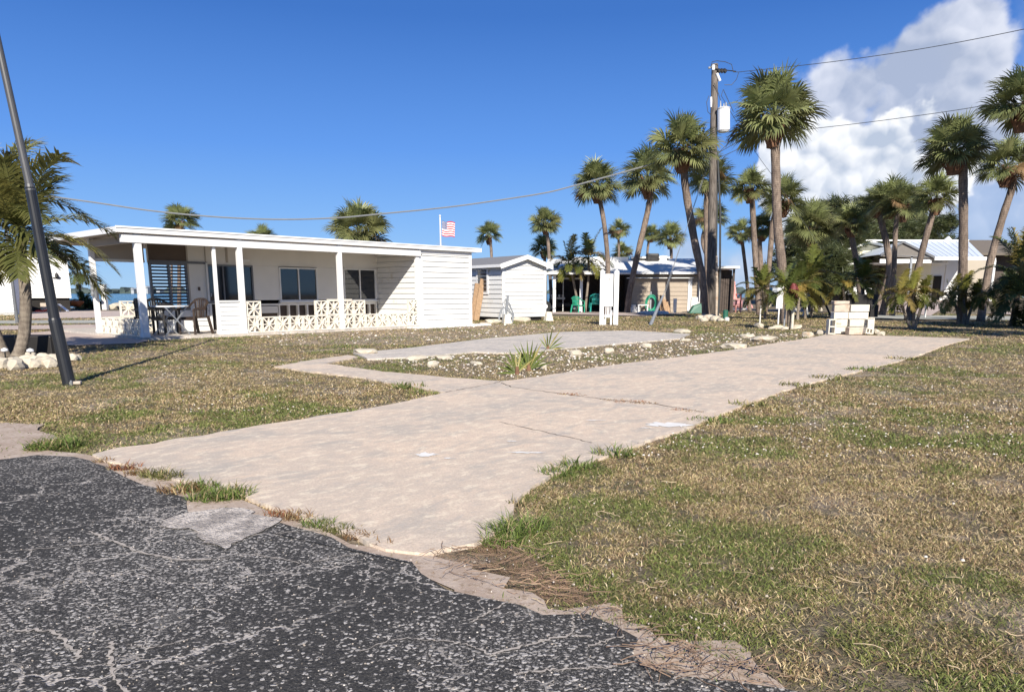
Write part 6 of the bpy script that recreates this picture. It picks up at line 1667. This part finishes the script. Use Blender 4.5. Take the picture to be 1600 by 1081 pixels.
for i, (x, y, s, lb) in enumerate([(1216, 514, .16, 'cream stone left of the staked young palm'), (1226, 515, .11, 'small cream stone in front of the staked young palm'), (1245, 513, .15, 'cream stone right of the staked young palm'), (1186, 512, .2, 'long cream stone at the foot of the pipe stake'), (1206, 515, .12, 'flat pale stone between pipe stake and young palm')]):
    o = rock(G(x, y), (s * 1.2, s * .7, s * .6), seed=230 + i); tag(o, lb, 'rock')
for i, x in enumerate((1236, 1246, 1255, 1262)):
    a_ = G(x, 497 - i * 1.5); solo(MB().bar((0, 0, 0), (.22 * (-1) ** i, .05, 1.15), .07), 'tree_brace', 'pvc', ['first', 'second', 'third', 'fourth'][i] + ' pale wooden brace from the left under the yellow green palms', 'brace', a_)

# spiky fan plants in the bare patch
def spiky(label, x, y, n, L_, seed, lean=0):
    rg_ = np.random.default_rng(seed); b = G(x, y); Vs, F3, F4, Cs = [], [], [], []
    for k in range(n):
        a = R(22 + 136 * k / (n - 1)) + rg_.uniform(-.08, .08) + lean; yw = rg_.uniform(-.45, .45)
        d = np.array([math.cos(a) * math.cos(yw), math.sin(yw) * .8, abs(math.sin(a)) * .95 + .08]); d /= np.linalg.norm(d)
        l = L_ * rg_.uniform(.65, 1.12) * (.75 + .25 * math.sin(max(0.1, a - lean))); wv = np.cross(d, np.array([0, -1., .2])); wv /= np.linalg.norm(wv); w_ = .015
        nr = np.cross(wv, d)
        p0, p1, p2 = d * l * .10, d * l * .5 - np.array([0, 0, .00]), d * l + np.array([0, 0, -.07 * l])
        o = len(Vs)
        Vs += [p0 - wv * .006, p0 + wv * .006, p1 + wv * w_ + nr * .01, p1 - wv * w_ + nr * .01, p2, p1 - nr * .012]
        F4 += [[o, o + 5, o + 3, o]] if False else []
        F3 += [[o, o + 5, o + 3], [o + 1, o + 2, o + 5], [o + 5, o + 4, o + 3], [o + 5, o + 2, o + 4], [o, o + 1, o + 5]]
        c = (np.array([.15, .19, .045]) if rg_.random() > .25 else np.array([.34, .30, .11])) * rg_.uniform(.75, 1.3); Cs += [c] * 6
    o = nmesh('fan_leaves', np.array(Vs), [np.array(F3)], np.array(Cs), 'leaf')
    t_ = thing('spiky_plant', label, 'plant', b, 0); o.parent = t_
    MB().tube([(0, 0, -.02), (0, 0, .10)], [.04, .02], 8).build('stem', 'boots', t_)
    return t_
spiky('larger spiky fan leaved plant growing in the rubble beside the driveway', 826, 578, 17, .50, 3)
spiky('small spiky plant at the left foot of the larger one', 808, 584, 11, .36, 4, .3)
spiky('small one sided spiky plant behind the larger one on the edge of the slab', 856, 547, 9, .50, 5, -.55)

# ------------------------------------------------------------------ feathery pines behind the cream house
def pine(label, x, D_, topy, wpx, seed, basey=None, lean=0):
    rg_ = np.random.default_rng(seed); b = GD(x, D_); Ht = at(x, topy, D_).z - b.z; W_ = wpx / 1150 * D_ / 2
    t_ = thing('pine_tree', label, 'tree', b, 0, 'feathery pines behind the cream house')
    MB().tube([(0, 0, 0), (lean * .3, 0, Ht * .4), (lean, 0, Ht * .92)], [.28, .2, .05], 10).build('trunk', 'sabal_trunk', t_)
    Vs, F3, Cs = [], [], []; mbl = MB()
    nb = 60
    for k in range(nb):
        f = .12 + .88 * (k + rg_.random()) / nb; z = f * Ht; a = rg_.random() * 6.283
        reach = W_ * (1.2 - .62 * max(0, f - .45) / .55) * rg_.uniform(.5, 1.15)
        p0 = np.array([lean * f, 0, z * .9]); p1 = p0 + np.array([math.cos(a) * reach, math.sin(a) * reach, reach * rg_.uniform(.05, .7)])
        mbl.tube([p0, p0 * .5 + p1 * .5 + np.array([0, 0, .1]), p1], [.05, .03, .01], 5)
        ncl = int(9 + reach * 4.5)
        for c in range(ncl):
            q = p0 + (p1 - p0) * rg_.uniform(.25, 1.08) + rg_.normal(0, .28, 3)
            tone = np.array([.062, .078, .034]) * rg_.uniform(.6, 1.7) + np.array([.02, .012, 0]) * rg_.random()
            n_ = 26
            dirs = rg_.normal(0, 1, (n_, 3)) * np.array([1, 1, .7]) + (p1 - p0) / max(.3, reach) * 1.2 + np.array([0, 0, .25]); dirs /= np.linalg.norm(dirs, axis=1)[:, None]
            for d in dirs:
                l = rg_.uniform(.3, .7); s = np.cross(d, rg_.normal(0, 1, 3)); s /= np.linalg.norm(s); o = len(Vs)
                st_ = q + rg_.normal(0, .14, 3)
                Vs += [st_ - s * .032, st_ + s * .032, st_ + d * l + np.array([0, 0, -.08])]; F3.append([o, o + 1, o + 2]); Cs += [tone, tone, tone * 1.25]
    mbl.build('limb', 'sabal_trunk', t_)
    o = nmesh('foliage', np.array(Vs), [np.array(F3)], np.array(Cs), 'leaf', t_)
    return t_
pine('leftmost feathery pine behind the yellow green palms', 1262, 62, 335, 90, 1)
pine('tallest feathery pine between the palms left of the cream roof', 1300, 64, 308, 100, 2)
pine('broad feathery pine directly behind the cream gable left slope', 1345, 72, 312, 110, 3)
pine('feathery pine behind the ridge of the cream roof', 1392, 78, 320, 90, 4)
pine('feathery pine reaching right over the grey gable', 1432, 80, 332, 70, 5, lean=1.0)
pine('small feathery pine beside the shore left of the cream porch', 1285, 55, 395, 70, 6)
pine('dark bushy pine behind the carport of the metal roofed house', 1590, 75, 388, 60, 7)
# shrubs by the water between mobile home and porch, and at the far right carport
def shrub(label, x, D_, topy, wpx, seed, col=(.06, .085, .03), name='shrub', bottom=0):
    rg_ = np.random.default_rng(seed); b = GD(x, D_); Ht = at(x, topy, D_).z - b.z; W_ = wpx / 1150 * D_ / 2
    Vs, F3, Cs = [], [], []
    n_ = int(900 + 500 * W_ * Ht)
    t_ = thing(name, label, 'shrub', b, 0)
    lobes = [(rg_.uniform(-.6, .6) * W_, rg_.uniform(-.5, .5) * W_ * .7, rg_.uniform(.25, .75) * Ht, rg_.uniform(.35, .6)) for _ in range(7)]
    for k in range(n_):
        lx, ly, lz, lr = lobes[int(rg_.integers(7))]; v = rg_.normal(0, 1, 3); v /= np.linalg.norm(v); v = v * (rg_.random() ** .4)
        q = np.array([lx + v[0] * lr * W_, ly + v[1] * lr * W_, max(.03, lz + v[2] * lr * Ht * .6)])
        d = rg_.normal(0, 1, 3); d /= np.linalg.norm(d); s = np.cross(d, rg_.normal(0, 1, 3)); s /= np.linalg.norm(s); l = rg_.uniform(.10, .22)
        o = len(Vs); Vs += [q, q + d * l + s * .05, q + d * l * 1.2 - s * .05]; F3.append([o, o + 1, o + 2]); Cs += [np.array(col) * rg_.uniform(.6, 1.6)] * 3
    nmesh('foliage', np.array(Vs), [np.array(F3)], np.array(Cs), 'leaf', t_)
    mbt = MB()
    for lx, ly, lz, lr in lobes[:4]: mbt.tube([(0, 0, 0), (lx, ly, lz)], [.04, .015], 6)
    mbt.build('stem', 'sabal_trunk', t_)
    return t_
shrub('low dark shrub between the mobile home and the porch posts', 142, 50, 466, 46, 1)
shrub('dark shrub under the eaves at the far right house', 1575, 60, 420, 40, 2)
shrub('olive shrub on the shore behind the yellow green palms', 1290, 58, 440, 50, 3, (.08, .09, .03))
shrub('olive shrub behind the slanting pole', 1310, 60, 445, 40, 4, (.05, .07, .025))
